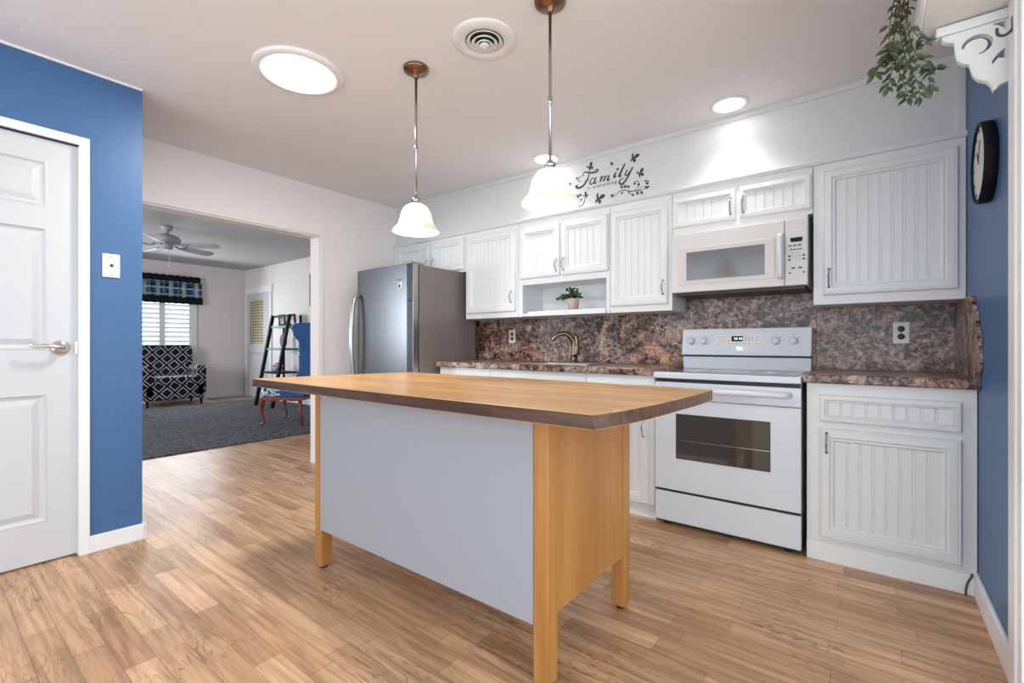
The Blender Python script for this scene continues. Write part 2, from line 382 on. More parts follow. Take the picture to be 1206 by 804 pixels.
# left wall with the wide cased opening to the living room
OPY = 2.235; OPZ = 2.01
b = B(); b.box(LX-.12, LX, OPY, BY, 0, CZ); b.box(LX-.12, LX, -2.6, OPY, OPZ, CZ); b.box(LX-.12, LX, .0, .55, 0, OPZ)
struct('wall_left', b, 'wall')
b = B(); b.box(LX-.12, LX-.1, -2.6, DY, CZ, LZ+.05)
struct('wall_header_living', b, 'lwall')
b = B(); b.box(LX, LX+.014, OPY, OPY+.035, 0, OPZ+.035); b.box(LX, LX+.014, .5, OPY, OPZ, OPZ+.035); b.box(LX-.13, LX+.002, OPY-.012, OPY, 0, OPZ); b.box(LX-.13, LX+.002, .5, OPY, OPZ-.012, OPZ)
struct('trim_1', b, 'wall', 'painted casing around the living room opening', bevel=.003)
# blue closet wall with the white door
BX = -3.15
b = B(); b.box(BX-.1, BX, .536, .79, 0, CZ); b.box(BX-.1, BX, -2.6, .536, 2.055, CZ); b.box(BX-.1, BX, -2.6, -.31, 0, 2.055)
b.box(LX+.0, BX-.1, .69, .79, 0, CZ)
struct('wall_closet', b, 'blue', 'blue painted wall around the white door')
b = B(); b.box(BX, BX+.016, .569, .80, 0, .085); b.box(LX+.02, BX+.016, .79, .806, 0, .085)
struct('baseboard_closet', b, 'white', bevel=.004)
b = B()
for y0, y1, z0, z1 in ((.532, .572, 0, 2.0515), (-.345, -.305, 0, 2.0515)): b.box(BX, BX+.018, y0, y1, z0, z1)
b.box(BX, BX+.018, -.345, .572, 2.052, 2.092); b.box(BX-.1, BX-.001, .531, .5355, 0, 2.047)
struct('trim_2', b, 'white', 'white casing around the panelled door', bevel=.003)
b = B(); b.box(BX, BX+.008, -2.6, .79, CZ-.010, CZ)
struct('trim_3', b, 'wall', 'thin strip where the blue wall meets the ceiling')

# six panel door: face plane X = -3.165, leaf from Y -.30 to .53
DXF = -3.166
def six_panel_door():
    b = B(); X0, X1 = DXF-.035, DXF; y0, y1 = -.302, .530; z0, z1 = .012, 2.046
    st, mid = .108, .108; ym = (y0+y1)/2
    yl = (y0+st, ym-mid/2); yr = (ym+mid/2, y1-st)
    rows = ((.20, .82), (1.03, 1.62), (1.72, 1.94))
    for ya, yb in ((y0, yl[0]), (yl[1], yr[0]), (yr[1], y1)): b.box(X0, X1, ya, yb, z0, z1)
    zs = [z0]+[v for r in rows for v in r]+[z1]
    for i in range(0, len(zs), 2):
        for ya, yb in (yl, yr): b.box(X0, X1, ya, yb, zs[i], zs[i+1])
    for ya, yb in (yl, yr):
        for za, zb in rows:
            R = []
            for ins, d in ((0, 0), (.006, .002), (.014, -.008), (.022, -.011), (.026, -.011), (.05, -.002), (.052, -.001)):
                R.append([b.bm.verts.new(p) for p in ((X1+d, ya+ins, za+ins), (X1+d, yb-ins, za+ins), (X1+d, yb-ins, zb-ins), (X1+d, ya+ins, zb-ins))])
            for p, q in zip(R, R[1:]):
                for k in range(4): b.face([p[k], p[(k+1) % 4], q[(k+1) % 4], q[k]])
            b.face(R[-1])
    return b
door = struct('door_1', six_panel_door(), 'doorw', 'white six-panel closet door in the blue wall')
hz, hy_ = .925+.115, .468
b = B(); b.lathe([(.0, .0), (.036, 0), (.036, .006), (.028, .012), (.014, .016), (.012, .045), (.0, .046)], (DXF, hy_, hz), axis='X', n=24)
pts = smooth_pts([(DXF+.045, hy_, hz), (DXF+.052, hy_-.02, hz+.003), (DXF+.054, hy_-.05, hz+.010), (DXF+.052, hy_-.085, hz+.006), (DXF+.05, hy_-.105, hz+.010), (DXF+.048, hy_-.108, hz+.020), (DXF+.048, hy_-.100, hz+.021)], 5)
b.tube(pts, [.011-.006*i/(len(pts)-1) for i in range(len(pts))], 10)
h = mk('door_handle', b, 'chrome', door); h['label'] = 'satin nickel scroll lever handle'
b = B(); b.box(DXF-.002, DXF+.004, .522, .536, hz-.03, hz+.03); mk('latch_plate', b, 'chrome', door)

# right wall and its white casing post
b = B(); b.box(RX, RX+.12, 2.0, BY+.12, 0, CZ); b.box(RX, RX+.12, 1.15, 2.0, 2.12, CZ)
struct('wall_right', b, 'blue')
b = B(); b.box(RX-.014, RX, 1.99, 2.745, 0, .105)
struct('baseboard_right', b, 'white', bevel=.004)
b = B(); b.box(RX-.022, RX+.13, 1.90, 2.035, 0, 2.075); b.box(RX-.03, RX-.02, 1.93, 2.01, 0, 2.075); b.box(RX-.022, RX+.13, 1.13, 1.90, 2.12, 2.2); b.box(RX-.028, RX-.016, 1.96, 1.985, 0.0, 2.07)
struct('trim_4', b, 'white', 'white casing post at the right edge', bevel=.004)
# soffit above the cabinets
SY = 3.075
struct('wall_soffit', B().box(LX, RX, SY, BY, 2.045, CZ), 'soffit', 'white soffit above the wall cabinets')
b = B(); b.prism([(SY, CZ), (SY-.018, CZ), (SY-.018, CZ-.008), (SY-.008, CZ-.03), (SY, CZ-.032)], lambda u, v, t: (t, u, v), LX, RX)
b.box(RX-.03, RX-.001, SY-.014, SY, 2.06, CZ-.03)
struct('trim_5', b, 'soffit', 'moulding along the top of the soffit', bevel=.002)
b = B(); b.prism([(3.05, 2.032), (3.032, 2.034), (3.022, 2.05), (3.026, 2.058), (3.05, 2.062), (SY, 2.062), (SY, 2.04)], lambda u, v, t: (t, u, v), LX, RX)
struct('trim_6', b, 'cab', 'moulding along the top of the wall cabinets', bevel=.0015)

# living room shell
b = B()
WY0, WY1, WZ0, WZ1 = 1.9, 3.30, .93, 2.05
b.box(FX-.1, FX, -2.6, WY0, 0, LZ); b.box(FX-.1, FX, WY1, DY+.1, 0, LZ); b.box(FX-.1, FX, WY0, WY1, 0, WZ0); b.box(FX-.1, FX, WY0, WY1, WZ1, LZ)
struct('wall_far_living', b, 'lwall')
b = B(); LW0, LW1, LWZ0, LWZ1 = -8.0, -6.6, .95, 1.36
b.box(FX, LW0, DY, DY+.1, 0, LZ); b.box(LW1, LX-.12, DY, DY+.1, 0, LZ); b.box(LW0, LW1, DY, DY+.1, 0, LWZ0); b.box(LW0, LW1, DY, DY+.1, LWZ1, LZ)
struct('wall_side_living', b, 'lwall')
struct('wall_end_living', B().box(FX-.1, -9.9, -1.7, -1.6, 0, LZ).box(-9.0, LX-.12, -1.7, -1.6, 0, LZ).box(-9.9, -9.0, -1.7, -1.6, 0, .85).box(-9.9, -9.0, -1.7, -1.6, 2.15, LZ), 'lwall')  # unseen end wall; opening added to admit light and reflect in the fridge
struct('wall_partition_living', B().box(LX-.2, LX-.12, BY, DY, 0, LZ), 'lwall')
b = B(); b.box(FX, FX+.015, 1.0, DY, 0, .09); b.box(FX, -10.08, DY-.015, DY, 0, .09); b.box(-9.0, -4.1, DY-.015, DY, 0, .09)
struct('baseboard_living', b, 'white', bevel=.003)
def shuttered_window(name, label, x0, x1, z0, z1, P, panels, tilt=0):
    """P(u, t, z): u along wall, t into the room"""
    fr = B(); f = .07
    def bx(bb, a, c, ta, tb, za, zb):
        p, q = P(a, ta, za), P(c, tb, zb); bb.box(p[0], q[0], p[1], q[1], p[2], q[2])
    bx(fr, x0-f, x1+f, -.02, .03, z0-f, z0); bx(fr, x0-f, x1+f, -.02, .03, z1, z1+f); bx(fr, x0-f, x0, -.02, .03, z0, z1); bx(fr, x1, x1+f, -.02, .03, z0, z1)
    o = struct(name, fr, 'white', label)
    w_ = (x1-x0)/panels
    for i in range(panels):
        a, c = x0+i*w_, x0+(i+1)*w_; pb = B(); s = .045
        bx(pb, a+.002, a+s, -.015, .015, z0, z1); bx(pb, c-s, c-.002, -.015, .015, z0, z1); bx(pb, a+s, c-s, -.015, .015, z0, z0+.05); bx(pb, a+s, c-s, -.015, .015, z1-.05, z1)
        pn = mk('shutter_frame', pb, 'white', o)
        sb = B(); z = z0+.09; step = .082
        while z < z1-.07:
            q = [(-.026, -.020), (-.020, -.026), (.026, .020), (.020, .026)]
            A = [P(a+s, t, z+zz) for t, zz in q]; C_ = [P(c-s, t, z+zz) for t, zz in q]
            va = [sb.bm.verts.new(p) for p in (A[0], A[1], A[2], A[3])]; vb = [sb.bm.verts.new(p) for p in (C_[0], C_[1], C_[2], C_[3])]
            sb.face(va); sb.face(vb[::-1])
            for k in range(4): sb.face([va[k], vb[k], vb[(k+1) % 4], va[(k+1) % 4]])
            z += step
        mk('slats', sb, 'white', pn)
shuttered_window('window_1', 'white shuttered window behind the armchair', WY0, WY1, WZ0, WZ1, lambda u, t, z: (FX+t, u, z), 3)
shuttered_window('window_2', 'low shuttered window beside the ladder shelf', LW0, LW1, LWZ0, LWZ1, lambda u, t, z: (u, DY-t, z), 3)
# entry door in the living room
b = B(); b.box(-10.10, -10.03, DY-.03, DY-.0005, 0, 2.0495); b.box(-9.07, -9.0, DY-.03, DY-.0005, 0, 2.0495); b.box(-10.12, -8.98, DY-.03, DY, 2.05, 2.18)
struct('trim_7', b, 'white', 'white casing around the entry door', bevel=.004)
b = B(); b.box(-10.03, -9.07, DY-.015, DY+.01, 0.01, 1.06); b.box(-10.03, -9.92, DY-.015, DY+.01, 1.06, 2.05); b.box(-9.33, -9.07, DY-.015, DY+.01, 1.06, 2.05); b.box(-9.92, -9.33, DY-.015, DY+.01, 1.92, 2.05)
b.rings(-9.92, -9.2, .25, .92, DY-.015, [(0, 0), (.01, .008), (.03, .008), (.05, -.001), (.06, .002)])
d2 = struct('door_2', b, 'doorw', 'white entry door with a small lattice window', bevel=.003)
mk('door_pane', B().box(-9.92, -9.33, DY-.005, DY+.005, 1.06, 1.92), 'doorglass', d2)['label'] = 'yellowish lattice glass'
mk('door_handle', B().ball((-9.15, DY-.06, 1.0), .03).tube([(-9.15, DY-.05, 1.0), (-9.15, DY-.015, 1.0)], .012), 'chrome', d2)
b = B(); b.box(-10.12, -8.95, 3.55, 4.23, 0, .012); struct('floor_entry_tile', b, 'tile', 'tan tile patch in front of the entry door')

# carpet in the living room
b = B(); b.box(-9.3, -5.28, -1.5, 4.22, 0, .014)
tag(mk('area_rug', b, 'carpet', bevel=.005), 'large charcoal shag rug covering the living room floor', 'rug')

# ================================================================== CABINETS
def cab_door(x0, x1, z0, z1, y, groove=.048):
    """raised frame with a recessed beadboard panel, facing -Y, back at y"""
    b = B(); k = min(1, (z1-z0)/.30); k = max(k, .55)
    prof = [(0, 0), (0, .014), (.003, .019), (.007, .020), (.010*k, .017), (.013*k, .020), (.040*k, .021), (.046*k, .014), (.050*k, .017), (.056*k, .017), (.062*k, .009)]
    ins = prof[-1][0]
    b.rings(x0, x1, z0, z1, y, prof, fill=False)
    px0, px1, pz0, pz1 = x0+ins, x1-ins, z0+ins, z1-ins
    n = max(3, round((px1-px0)/groove)); pw = (px1-px0)/n; d = .009; gd = .004; gw = .0035
    xs = [(px0, d)]
    for i in range(1, n):
        g = px0+i*pw; xs += [(g-gw, d), (g-gw*.4, d-gd), (g+gw*.4, d-gd), (g+gw, d), (g+gw*1.3, d), (g+gw*1.8, d+.0012), (g+gw*2.6, d)]
    xs.append((px1, d))
    lo = [b.bm.verts.new((x, y-dd, pz0)) for x, dd in xs]; hi = [b.bm.verts.new((x, y-dd, pz1)) for x, dd in xs]
    for i in range(len(xs)-1): b.face([lo[i], lo[i+1], hi[i+1], hi[i]])
    return b
def pull(x, z0, z1, y):
    """arched bar pull on the plane y"""
    b = B(); zm = (z0+z1)/2; L_ = z1-z0
    pts = smooth_pts([(x, y-.001, z0), (x, y-.012, z0+L_*.06), (x, y-.024, z0+L_*.25), (x, y-.029, zm), (x, y-.024, z1-L_*.25), (x, y-.012, z1-L_*.06), (x, y-.001, z1)], 4)
    n = len(pts)-1
    b.tube(pts, [.0048-.0018*abs(math.sin(PI*2*i/n)) for i in range(n+1)], 8)
    b.ball((x, y-.003, z0), .007, sy=.5, seg=8); b.ball((x, y-.003, z1), .007, sy=.5, seg=8)
    return b
def add_door(r, x0, x1, z0, z1, y, hx=None, hz0=0, hz1=0, name='door'):
    d = mk(name, cab_door(x0, x1, z0, z1, y), 'cab', r, recalc=False)
    if hx is not None: mk('handle', pull(hx, hz0, hz1, y-.020), 'pull', d)
    return d
UY = 3.05
def wall_cab(x0, x1, z0, z1, label, body=None):
    r = root('wall_cabinet', ((x0+x1)/2, 3.2, z0), label, 'cabinet')
    mk('body', body or B().box(x0+.0005, x1-.0005, UY, BY-.001, z0, z1), 'cab', r, bevel=.0015, seg=1)
    return r
ZT = 2.04
r = wall_cab(LX+.003, -2.872, 1.70, ZT, 'short white two-door wall cabinet above the refrigerator')
add_door(r, -3.80, -3.325, 1.722, 2.005, UY, -3.352, 1.765, 1.85); add_door(r, -3.300, -2.889, 1.722, 2.005, UY, -3.272, 1.745, 1.85)
r = wall_cab(-2.87, -2.288, 1.277, ZT, 'tall white single-door wall cabinet right beside the refrigerator')
add_door(r, -2.842, -2.31, 1.325, 1.992, UY, -2.345, 1.40, 1.49)
# cabinet over the sink: two doors and an open niche with a low shelf
x0, x1 = -2.286, -1.478; b = B()
b.box(x0, x1, UY, BY-.001, 1.53, ZT); b.box(x0, -2.245, UY, BY-.001, 1.277, 1.53); b.box(-1.506, x1, UY, BY-.001, 1.277, 1.53); b.box(-2.245, -1.506, BY-.02, BY-.001, 1.277, 1.53); b.box(-2.245, -1.506, UY, BY-.02, 1.28, 1.30)
r = wall_cab(x0, x1, 1.277, ZT, 'white two-door wall cabinet with open niche above the sink', b)
mk('niche_shelf', B().box(-2.19, -1.506, UY-.012, BY-.021, 1.30, 1.315), 'cab', r, bevel=.002)
mk('niche_rail', B().box(-2.19, -1.506, UY-.014, UY-.001, 1.277, 1.3), 'cab', r, bevel=.002)
add_door(r, -2.262, -1.888, 1.578, 1.98, UY, -1.912, 1.615, 1.705); add_door(r, -1.872, -1.488, 1.578, 1.98, UY, -1.848, 1.615, 1.705)
r = wall_cab(-1.476, -1.036, 1.277, ZT, 'narrow tall white wall cabinet left of the microwave')
add_door(r, -1.466, -1.064, 1.322, 1.98, UY, -1.090, 1.385, 1.475)
b = B(); b.box(-1.034, -.264, UY, BY-.001, 1.775, ZT)
r = wall_cab(-1.034, -.264, 1.775, ZT, 'shallow white two-door wall cabinet directly above the microwave', b)
add_door(r, -1.030, -.654, 1.803, 1.988, UY, -.680, 1.838, 1.935); add_door(r, -.634, -.270, 1.803, 1.992, UY, -.612, 1.838, 1.935)
r = wall_cab(-.262, RX-.002, 1.272, ZT, 'large white single-door wall cabinet in the right corner')
add_door(r, -.219, .317, 1.322, 1.993, UY, -.190, 1.365, 1.46)

# base cabinets
FY = 2.745
def base_cab(x0, x1, label, toe_in=.0):
    r = root('base_cabinet', ((x0+x1)/2, 3.0, 0), label, 'cabinet')
    b = B(); b.box(x0+.0005, x1-.0005, FY, FY+.02, .09, .867); b.box(x0+.0005, x0+.018, FY+.02, 3.32, .09, .867); b.box(x1-.018, x1-.0005, FY+.02, 3.32, .09, .867); b.box(x0+.018, x1-.018, FY+.02, 3.32, .09, .108)
    mk('body', b, 'cab', r, bevel=.0015, seg=1)
    mk('toe_board', B().box(x0+.0005, x1-.0005, FY-.004+toe_in, FY+.02+toe_in, 0.0, .0895), 'white', r, bevel=.001, seg=1)
    return r
r = base_cab(-.264, RX-.002, 'white base cabinet with one drawer and one door right of the range')
add_door(r, -.210, .296, .120, .650, FY, -.180, .535, .628)
mk('drawer', cab_door(-.210, .296, .683, .812, FY), 'cab', r, recalc=False)
r = base_cab(-1.50, -1.038, 'narrow white base cabinet left of the range, behind the island', .03)
add_door(r, -1.478, -1.072, .095, .655, FY, -1.100, .50, .60); mk('drawer', cab_door(-1.478, -1.072, .69, .815, FY), 'cab', r, recalc=False)
r = base_cab(-2.33, -1.502, 'white sink base cabinet hidden mostly behind the island', .03)
add_door(r, -2.31, -1.925, .10, .66, FY, -1.95, .55, .64); add_door(r, -1.905, -1.52, .10, .66, FY, -1.88, .55, .64)
r = base_cab(-2.88, -2.332, 'white base cabinet beside the refrigerator under the counter end', .03)
add_door(r, -2.86, -2.352, .10, .66, FY, -2.38, .55, .64)

# worktops
CT0, CT1 = .868, .911
b = B(); hx0, hx1, hy0, hy1 = -2.07, -1.55, 2.84, 3.14
b.box(-2.905, hx0, 2.718, BY-.02, CT0, CT1); b.box(hx1, -1.033, 2.718, BY-.02, CT0, CT1); b.box(hx0, hx1, 2.718, hy0, CT0, CT1); b.box(hx0, hx1, hy1, BY-.02, CT0, CT1)
bmesh.ops.remove_doubles(b.bm, verts=b.bm.verts, dist=1e-5)
tag(mk('countertop', b, 'granite', bevel=.006), 'long brown speckled countertop holding the sink', 'countertop')
b = B(); b.box(-.278, RX-.003, 2.718, BY-.02, CT0, CT1)
tag(mk('countertop', b, 'granite', bevel=.006), 'short brown speckled countertop right of the range', 'countertop')
b = B(); b.box(-3.0, -1.034, BY-.019, BY-.001, CT1+.001, 1.276); tag(mk('backsplash', b, 'granite'), 'long brown speckled backsplash behind the faucet', 'backsplash')
b = B(); b.box(-1.033, -.272, BY-.022, BY-.001, .88, 1.45); tag(mk('backsplash', b, 'granite', bevel=.001), 'brown speckled backsplash panel between range and microwave', 'backsplash')
b = B(); b.box(-.271, RX-.014, BY-.019, BY-.001, CT1+.001, 1.271); tag(mk('backsplash', b, 'granite'), 'brown speckled backsplash with outlet in the right corner', 'backsplash')
prof = [(3.33, CT1+.001), (2.722, CT1+.001), (2.705, .95), (2.70, .985), (2.715, 1.04), (2.735, 1.09), (2.77, 1.15), (2.82, 1.20), (2.88, 1.24), (2.93, 1.271), (3.33, 1.271)]
prof = [(u-.08 if 2.70 <= u < 2.95 else u, v) for u, v in prof]
prof[1] = (2.722, CT1+.001); prof[2] = (2.66, CT1+.03)
b = B(); b.prism(prof, lambda u, v, t: (t, u, v), RX-.0135, RX-.001)
b.box(RX-.0135, RX-.001, 2.68, 2.7175, CT0, CT1+.03)
tag(mk('side_splash', b, 'granite', bevel=.001), 'brown speckled end splash with curved front against the blue wall', 'backsplash')

# sink and faucet
r = root('sink', (-1.81, 2.99, CT1), 'stainless steel drop-in sink set in the long countertop', 'sink')
b = B(); x0, x1, y0, y1 = hx0-.02, hx1+.02, hy0-.02, hy1+.02
R = []
for ins, z in ((0, CT1+.001), (.004, CT1+.007), (.022, CT1+.007), (.03, CT1-.002), (.04, CT1-.15), (.07, CT1-.165)):
    R.append([b.bm.verts.new(p) for p in ((x0+ins, y0+ins, z), (x1-ins, y0+ins, z), (x1-ins, y1-ins, z), (x0+ins, y1-ins, z))])
for p, q in zip(R, R[1:]):
    for k in range(4): b.face([p[k], p[(k+1) % 4], q[(k+1) % 4], q[k]])
b.face(R[-1])
mk('basin', b, 'sink', r, recalc=False)
mk('drain', B().lathe([(0, .0), (.04, 0), (.04, .004), (.0, .003)], (-1.81, 2.99, CT1-.164)), 'chrome', r)
fx, fy = -1.86, 3.21
r = root('faucet', (fx, fy, CT1), 'antique bronze arched kitchen faucet behind the sink', 'faucet')
mk('base', B().lathe([(.0, 0), (.045, 0), (.045, .008), (.03, .014), (.026, .03), (.024, .06), (0, .06)], (fx, fy, CT1)), 'faucetm', r)
sd = Vector((-.75, -.66, 0)).normalized()
pts = [(fx, fy, CT1+.05), (fx, fy, CT1+.11)]
for a, l, z in ((0, .005, .16), (0, .035, .207), (0, .075, .228), (0, .12, .222), (0, .155, .20), (0, .175, .172)): pts.append((fx+sd.x*l, fy+sd.y*l, CT1+z))
pts = smooth_pts(pts, 5); mk('spout', B().tube(pts, [.022-.007*i/(len(pts)-1) for i in range(len(pts))], 14), 'faucetm', r)
mk('lever', B().tube(smooth_pts([(fx+.018, fy, CT1+.06), (fx+.026, fy, CT1+.13), (fx+.018, fy, CT1+.20), (fx-.01, fy, CT1+.235), (fx-.05, fy+.0, CT1+.25)], 5), [.022]*6+[.016]*6+[.007]*9, 12), 'faucetm', r)

# ================================================================== REFRIGERATOR
fx0, fx1 = -3.69, -2.93; FH = 1.715
r = root('refrigerator', ((fx0+fx1)/2, 2.9, 0), 'stainless steel refrigerator with grey sides beside the counter', 'refrigerator')
mk('body', B().box(fx0, fx1, 2.565, 3.235, .03, FH-.01), 'fridgeside', r, bevel=.006)
b = B(); b.box(fx0+.03, fx1-.03, 2.58, 3.2, 0, .03); mk('base', b, 'dark', r)
def fdoor(z0, z1):
    pr = []; W = fx1-fx0
    for i in range(13):
        t = i/12; e = min(t, 1-t); pr.append((fx0+W*t, 2.478+.010*(2*t-1)**2+(.012 if e == 0 else 0)))
    b = B(); pts = pr+[(fx1, 2.552), (fx0, 2.552)]
    b.prism(pts, lambda u, v, t: (u, v, t), z0, z1, smooth=False); return b
for z0, z1, nm in ((.57, FH-.004, 'door'), (.06, .562, 'freezer_drawer')):
    d = mk(nm, fdoor(z0, z1), 'steel', r, bevel=.003)
    mk('edge_trim', B().box(fx1-.001, fx1+.003, 2.494, 2.548, z0+.004, z1-.004), 'steel_edge', d, bevel=.001)
    if nm == 'door':
        hxp = fx0+.055
        pts = smooth_pts([(hxp, 2.478, .72), (hxp-.003, 2.43, .76), (hxp, 2.405, .95), (hxp, 2.400, 1.09), (hxp, 2.405, 1.23), (hxp-.003, 2.43, 1.44), (hxp, 2.478, 1.49)], 6)
        mk('handle', B().tube(pts, .019, 12), 'fridgehandle', d)
        mx, mz = -3.075, 1.535
        mk('emblem', B().lathe([(0, -.006), (.028, -.006), (.03, 0)], (mx, 2.483, mz), axis='Y', n=28), 'plate', d)['label'] = 'round pale badge'
        mk('logo', B().lathe([(0, -.008), (.013, -.008), (.014, -.005)], (mx, 2.483, mz), axis='Y', n=20).box(mx-.045, mx+.03, 2.478, 2.484, mz+.047, mz+.052), 'mwblack', d)
        mk('lock', B().lathe([(0, -.006), (.006, -.006), (.007, 0)], (-2.965, 2.486, 1.41), axis='Y', n=12), 'mwblack', d)
mk('gasket', B().box(fx0+.008, fx1-.006, 2.55, 2.567, .06, FH-.012), 'dark', r)
mk('hinge_cover', B().box(fx1-.12, fx1-.01, 2.49, 2.62, FH-.008, FH+.012), 'steel_edge', r, bevel=.006)

# ================================================================== MICROWAVE
mx0, mx1, MY, mz0, mz1 = -1.026, -.282, 3.0, 1.382, 1.752
r = root('microwave', ((mx0+mx1)/2, 3.15, mz0), 'off-white over-the-range microwave under the shallow cabinet', 'microwave')
b = B(); b.box(mx0+.002, mx1-.002, MY+.02, BY-.024, mz0, mz1+.018)
mk('body', b, 'cream', r, bevel=.003)
mk('underside_grille', B().box(mx0+.015, mx1-.015, MY+.03, BY-.03, mz0-.018, mz0-.0005), 'mwblack', r, bevel=.004)
dx = -.392
d = mk('door', B().box(mx0, dx-.002, MY, MY+.019, mz0, mz1), 'cream', r, bevel=.006)
b = B(); b.rings(-.978, -.440, 1.429, 1.658, MY, [(0, 0), (.002, .003), (.004, .003)]); mk('window_border', b, 'mwpanel', d)
b = B(); b.rings(-.930, -.492, 1.455, 1.630, MY-.003, [(0, -.0), (.001, .0012), (.003, .0012)]); mk('window', b, 'mwglass', d)
pts = smooth_pts([(-.412, MY, 1.425), (-.412, MY-.022, 1.435), (-.412, MY-.034, 1.545), (-.412, MY-.022, 1.66), (-.412, MY, 1.67)], 6)
b = B()
ring = []
for p in pts: ring.append([b.bm.verts.new((p[0]+a, p[1]+c, p[2])) for a, c in ((-.014, -.004), (-.009, -.01), (.009, -.01), (.014, -.004), (.014, .006), (-.014, .006))])
for p, q in zip(ring, ring[1:]):
    for k in range(6): b.face([p[k], p[(k+1) % 6], q[(k+1) % 6], q[k]], 0, True)
b.face(ring[0][::-1]); b.face(ring[-1]); mk('handle', b, 'appl', d)
cp = mk('control_panel', B().box(dx, mx1, MY, MY+.019, mz0, mz1), 'cream', r, bevel=.006)
mk('display', B().prism([(-.367, 1.638), (-.362, 1.622), (-.312, 1.622), (-.307, 1.638), (-.309, 1.645), (-.365, 1.645)], lambda u, v, t: (u, t, v), MY-.003, MY), 'black', cp)
def keys():
    out = []
    for z, xs, s in ((1.602, (-.368, -.345, -.322), (.008, .0035)), (1.580, (-.36, -.345, -.33, -.315), (.0055, .003))):
        for x in xs: out.append((x, z, *s))
    for j, z in enumerate((1.560, 1.545, 1.53, 1.515)):
        for x in ((-.352, -.337, -.322) if j < 3 else (-.337,)): out.append((x, z, .002, .002))
    for z in (1.545, 1.525):
        for x in (-.37, -.302): out.append((x, z, .006, .0045))
    for x in (-.352, -.318): out.append((x, 1.478, .009, .004))
    for x in (-.368, -.302): out.append((x, 1.452, .005, .004))
    return out
for x, z, a, c in keys(): mk('key', B().box(x-a, x+a, MY-.0022, MY, z-c, z+c), 'mwblack', cp)

# ================================================================== RANGE
rx0, rx1, RY = -1.026, -.284, 2.715
r = root('range', ((rx0+rx1)/2, 3.0, 0), 'white electric range with smooth cooktop between the base cabinets', 'stove')
b = B(); b.box(rx0+.004, rx1-.004, RY+.03, 3.31, .035, .86)
mk('body', b, 'appl', r, bevel=.003)
for x in (rx0+.06, rx1-.06):
    for y in (RY+.06, 3.25): mk('foot', B().lathe([(0, 0), (.022, 0), (.022, .012), (.012, .018), (.012, .036), (0, .036)], (x, y, 0), n=14), 'rubber', r)
mk('kick_recess', B().box(rx0+.02, rx1-.02, RY+.035, RY+.05, .012, .05), 'dark', r)
mk('storage_drawer', B().box(rx0, rx1, RY, RY+.029, .030, .200), 'appl', r, bevel=.006)
mk('drawer_gap', B().box(rx0+.01, rx1-.004, RY+.012, RY+.029, .2005, .2145), 'dark', r)
d = mk('oven_door', B().box(rx0, rx1, RY, RY+.029, .215, .738).box(rx0, rx1, RY-.002, RY+.029, .741, .838), 'appl', r, bevel=.004)
b = B(); b.rings(-.902, -.419, .400, .658, RY, [(0, 0), (0, .002), (.003, .0025), (.005, .001)]); g = mk('oven_window', b, 'ovenglass', d)
b = B()
for z in (.505,): b.box(-.88, -.42, RY-.0022, RY-.0012, z, z+.003)
mk('rack', b, 'chrome', g)
pts = [(-.975, RY, .800), (-.972, RY-.035, .800), (-.955, RY-.048, .800), (-.355, RY-.048, .800), (-.338, RY-.035, .800), (-.335, RY, .800)]
mk('handle', B().tube(pts, .0155, 12), 'appl', d)
mk('vent_gap', B().box(rx0+.01, rx1-.006, RY+.008, RY+.029, .8385, .8595), 'dark', r)
ct = mk('cooktop', B().box(rx0-.002, rx1+.002, RY-.022, 3.235, .860, .895), 'appl', r, bevel=.006)
mk('glass_surface', B().box(rx0+.025, rx1-.025, RY+.02, 3.19, .8952, .898), 'glasstop', ct)
for x, y, rr in ((-.85, 2.87, .10), (-.46, 2.87, .085), (-.85, 3.08, .075), (-.46, 3.08, .10)): mk('burner_ring', B().lathe([(rr, .8981), (rr, .8986), (rr-.004, .8986), (rr-.004, .8981)], (x, y, 0), n=36), 'chrome', ct)
b = B(); b.prism([(3.232, .896), (3.225, .975), (3.325, .975), (3.325, .896)], lambda u, v, t: (t, u, v), rx0+.004, rx1-.004); mk('backguard_riser', b, 'appl', r, bevel=.003)
b = B(); b.prism([(3.200, .986), (3.232, 1.158), (3.325, 1.158), (3.325, .986)], lambda u, v, t: (t, u, v), rx0, rx1)
bgd = mk('backguard', b, 'appl', r, bevel=.006)
mk('backguard_gap', B().box(rx0+.01, rx1-.006, 3.235, 3.32, .9755, .9855), 'dark', r)
# controls sit on the sloping face of the backguard
sl = math.atan2(.032, .172)
def onbg(x, z, out=0): return (x, 3.200+(z-.986)*.032/.172-out*math.cos(sl), z-out*-math.sin(sl)*-1*0)
for x in (-.965, -.885, -.468, -.375):
    c = onbg(x, 1.078); b = B(); b.lathe([(0, -.024), (.017, -.024), (.021, -.018), (.023, -.004), (.0235, 0), (0, 0)], (c[0], c[1], c[2]), axis='Y', n=24)
    b.box(x-.004, x+.004, c[1]-.030, c[1]-.018, c[2]-.019, c[2]+.019)
    k = mk('knob', b, 'appl', bgd, bevel=.001, seg=1)
    for dx_, dz in ((-.026, .022), (0, .034), (.026, .022)):
        q = onbg(x+dx_, 1.078+dz); mk('knob_mark', B().box(q[0]-.0025, q[0]+.0025, q[1]-.0012, q[1]+.001, q[2]-.0025, q[2]+.0025), 'mwblack', bgd)
c = onbg(-.685, 1.088)
def slab(x0, x1, z0, z1, out0, m, name, parent):
    a0, a1 = 3.200+(z0-.986)*.186, 3.200+(z1-.986)*.186
    b = B(); b.prism([(a0-out0, z0), (a1-out0, z1), (a1+.002, z1), (a0+.002, z0)], lambda u, v, t: (t, u, v), x0, x1); return mk(name, b, m, parent)
cpn = slab(-.815, -.545, 1.043, 1.122, .0015, 'plate', 'control_panel', bgd)
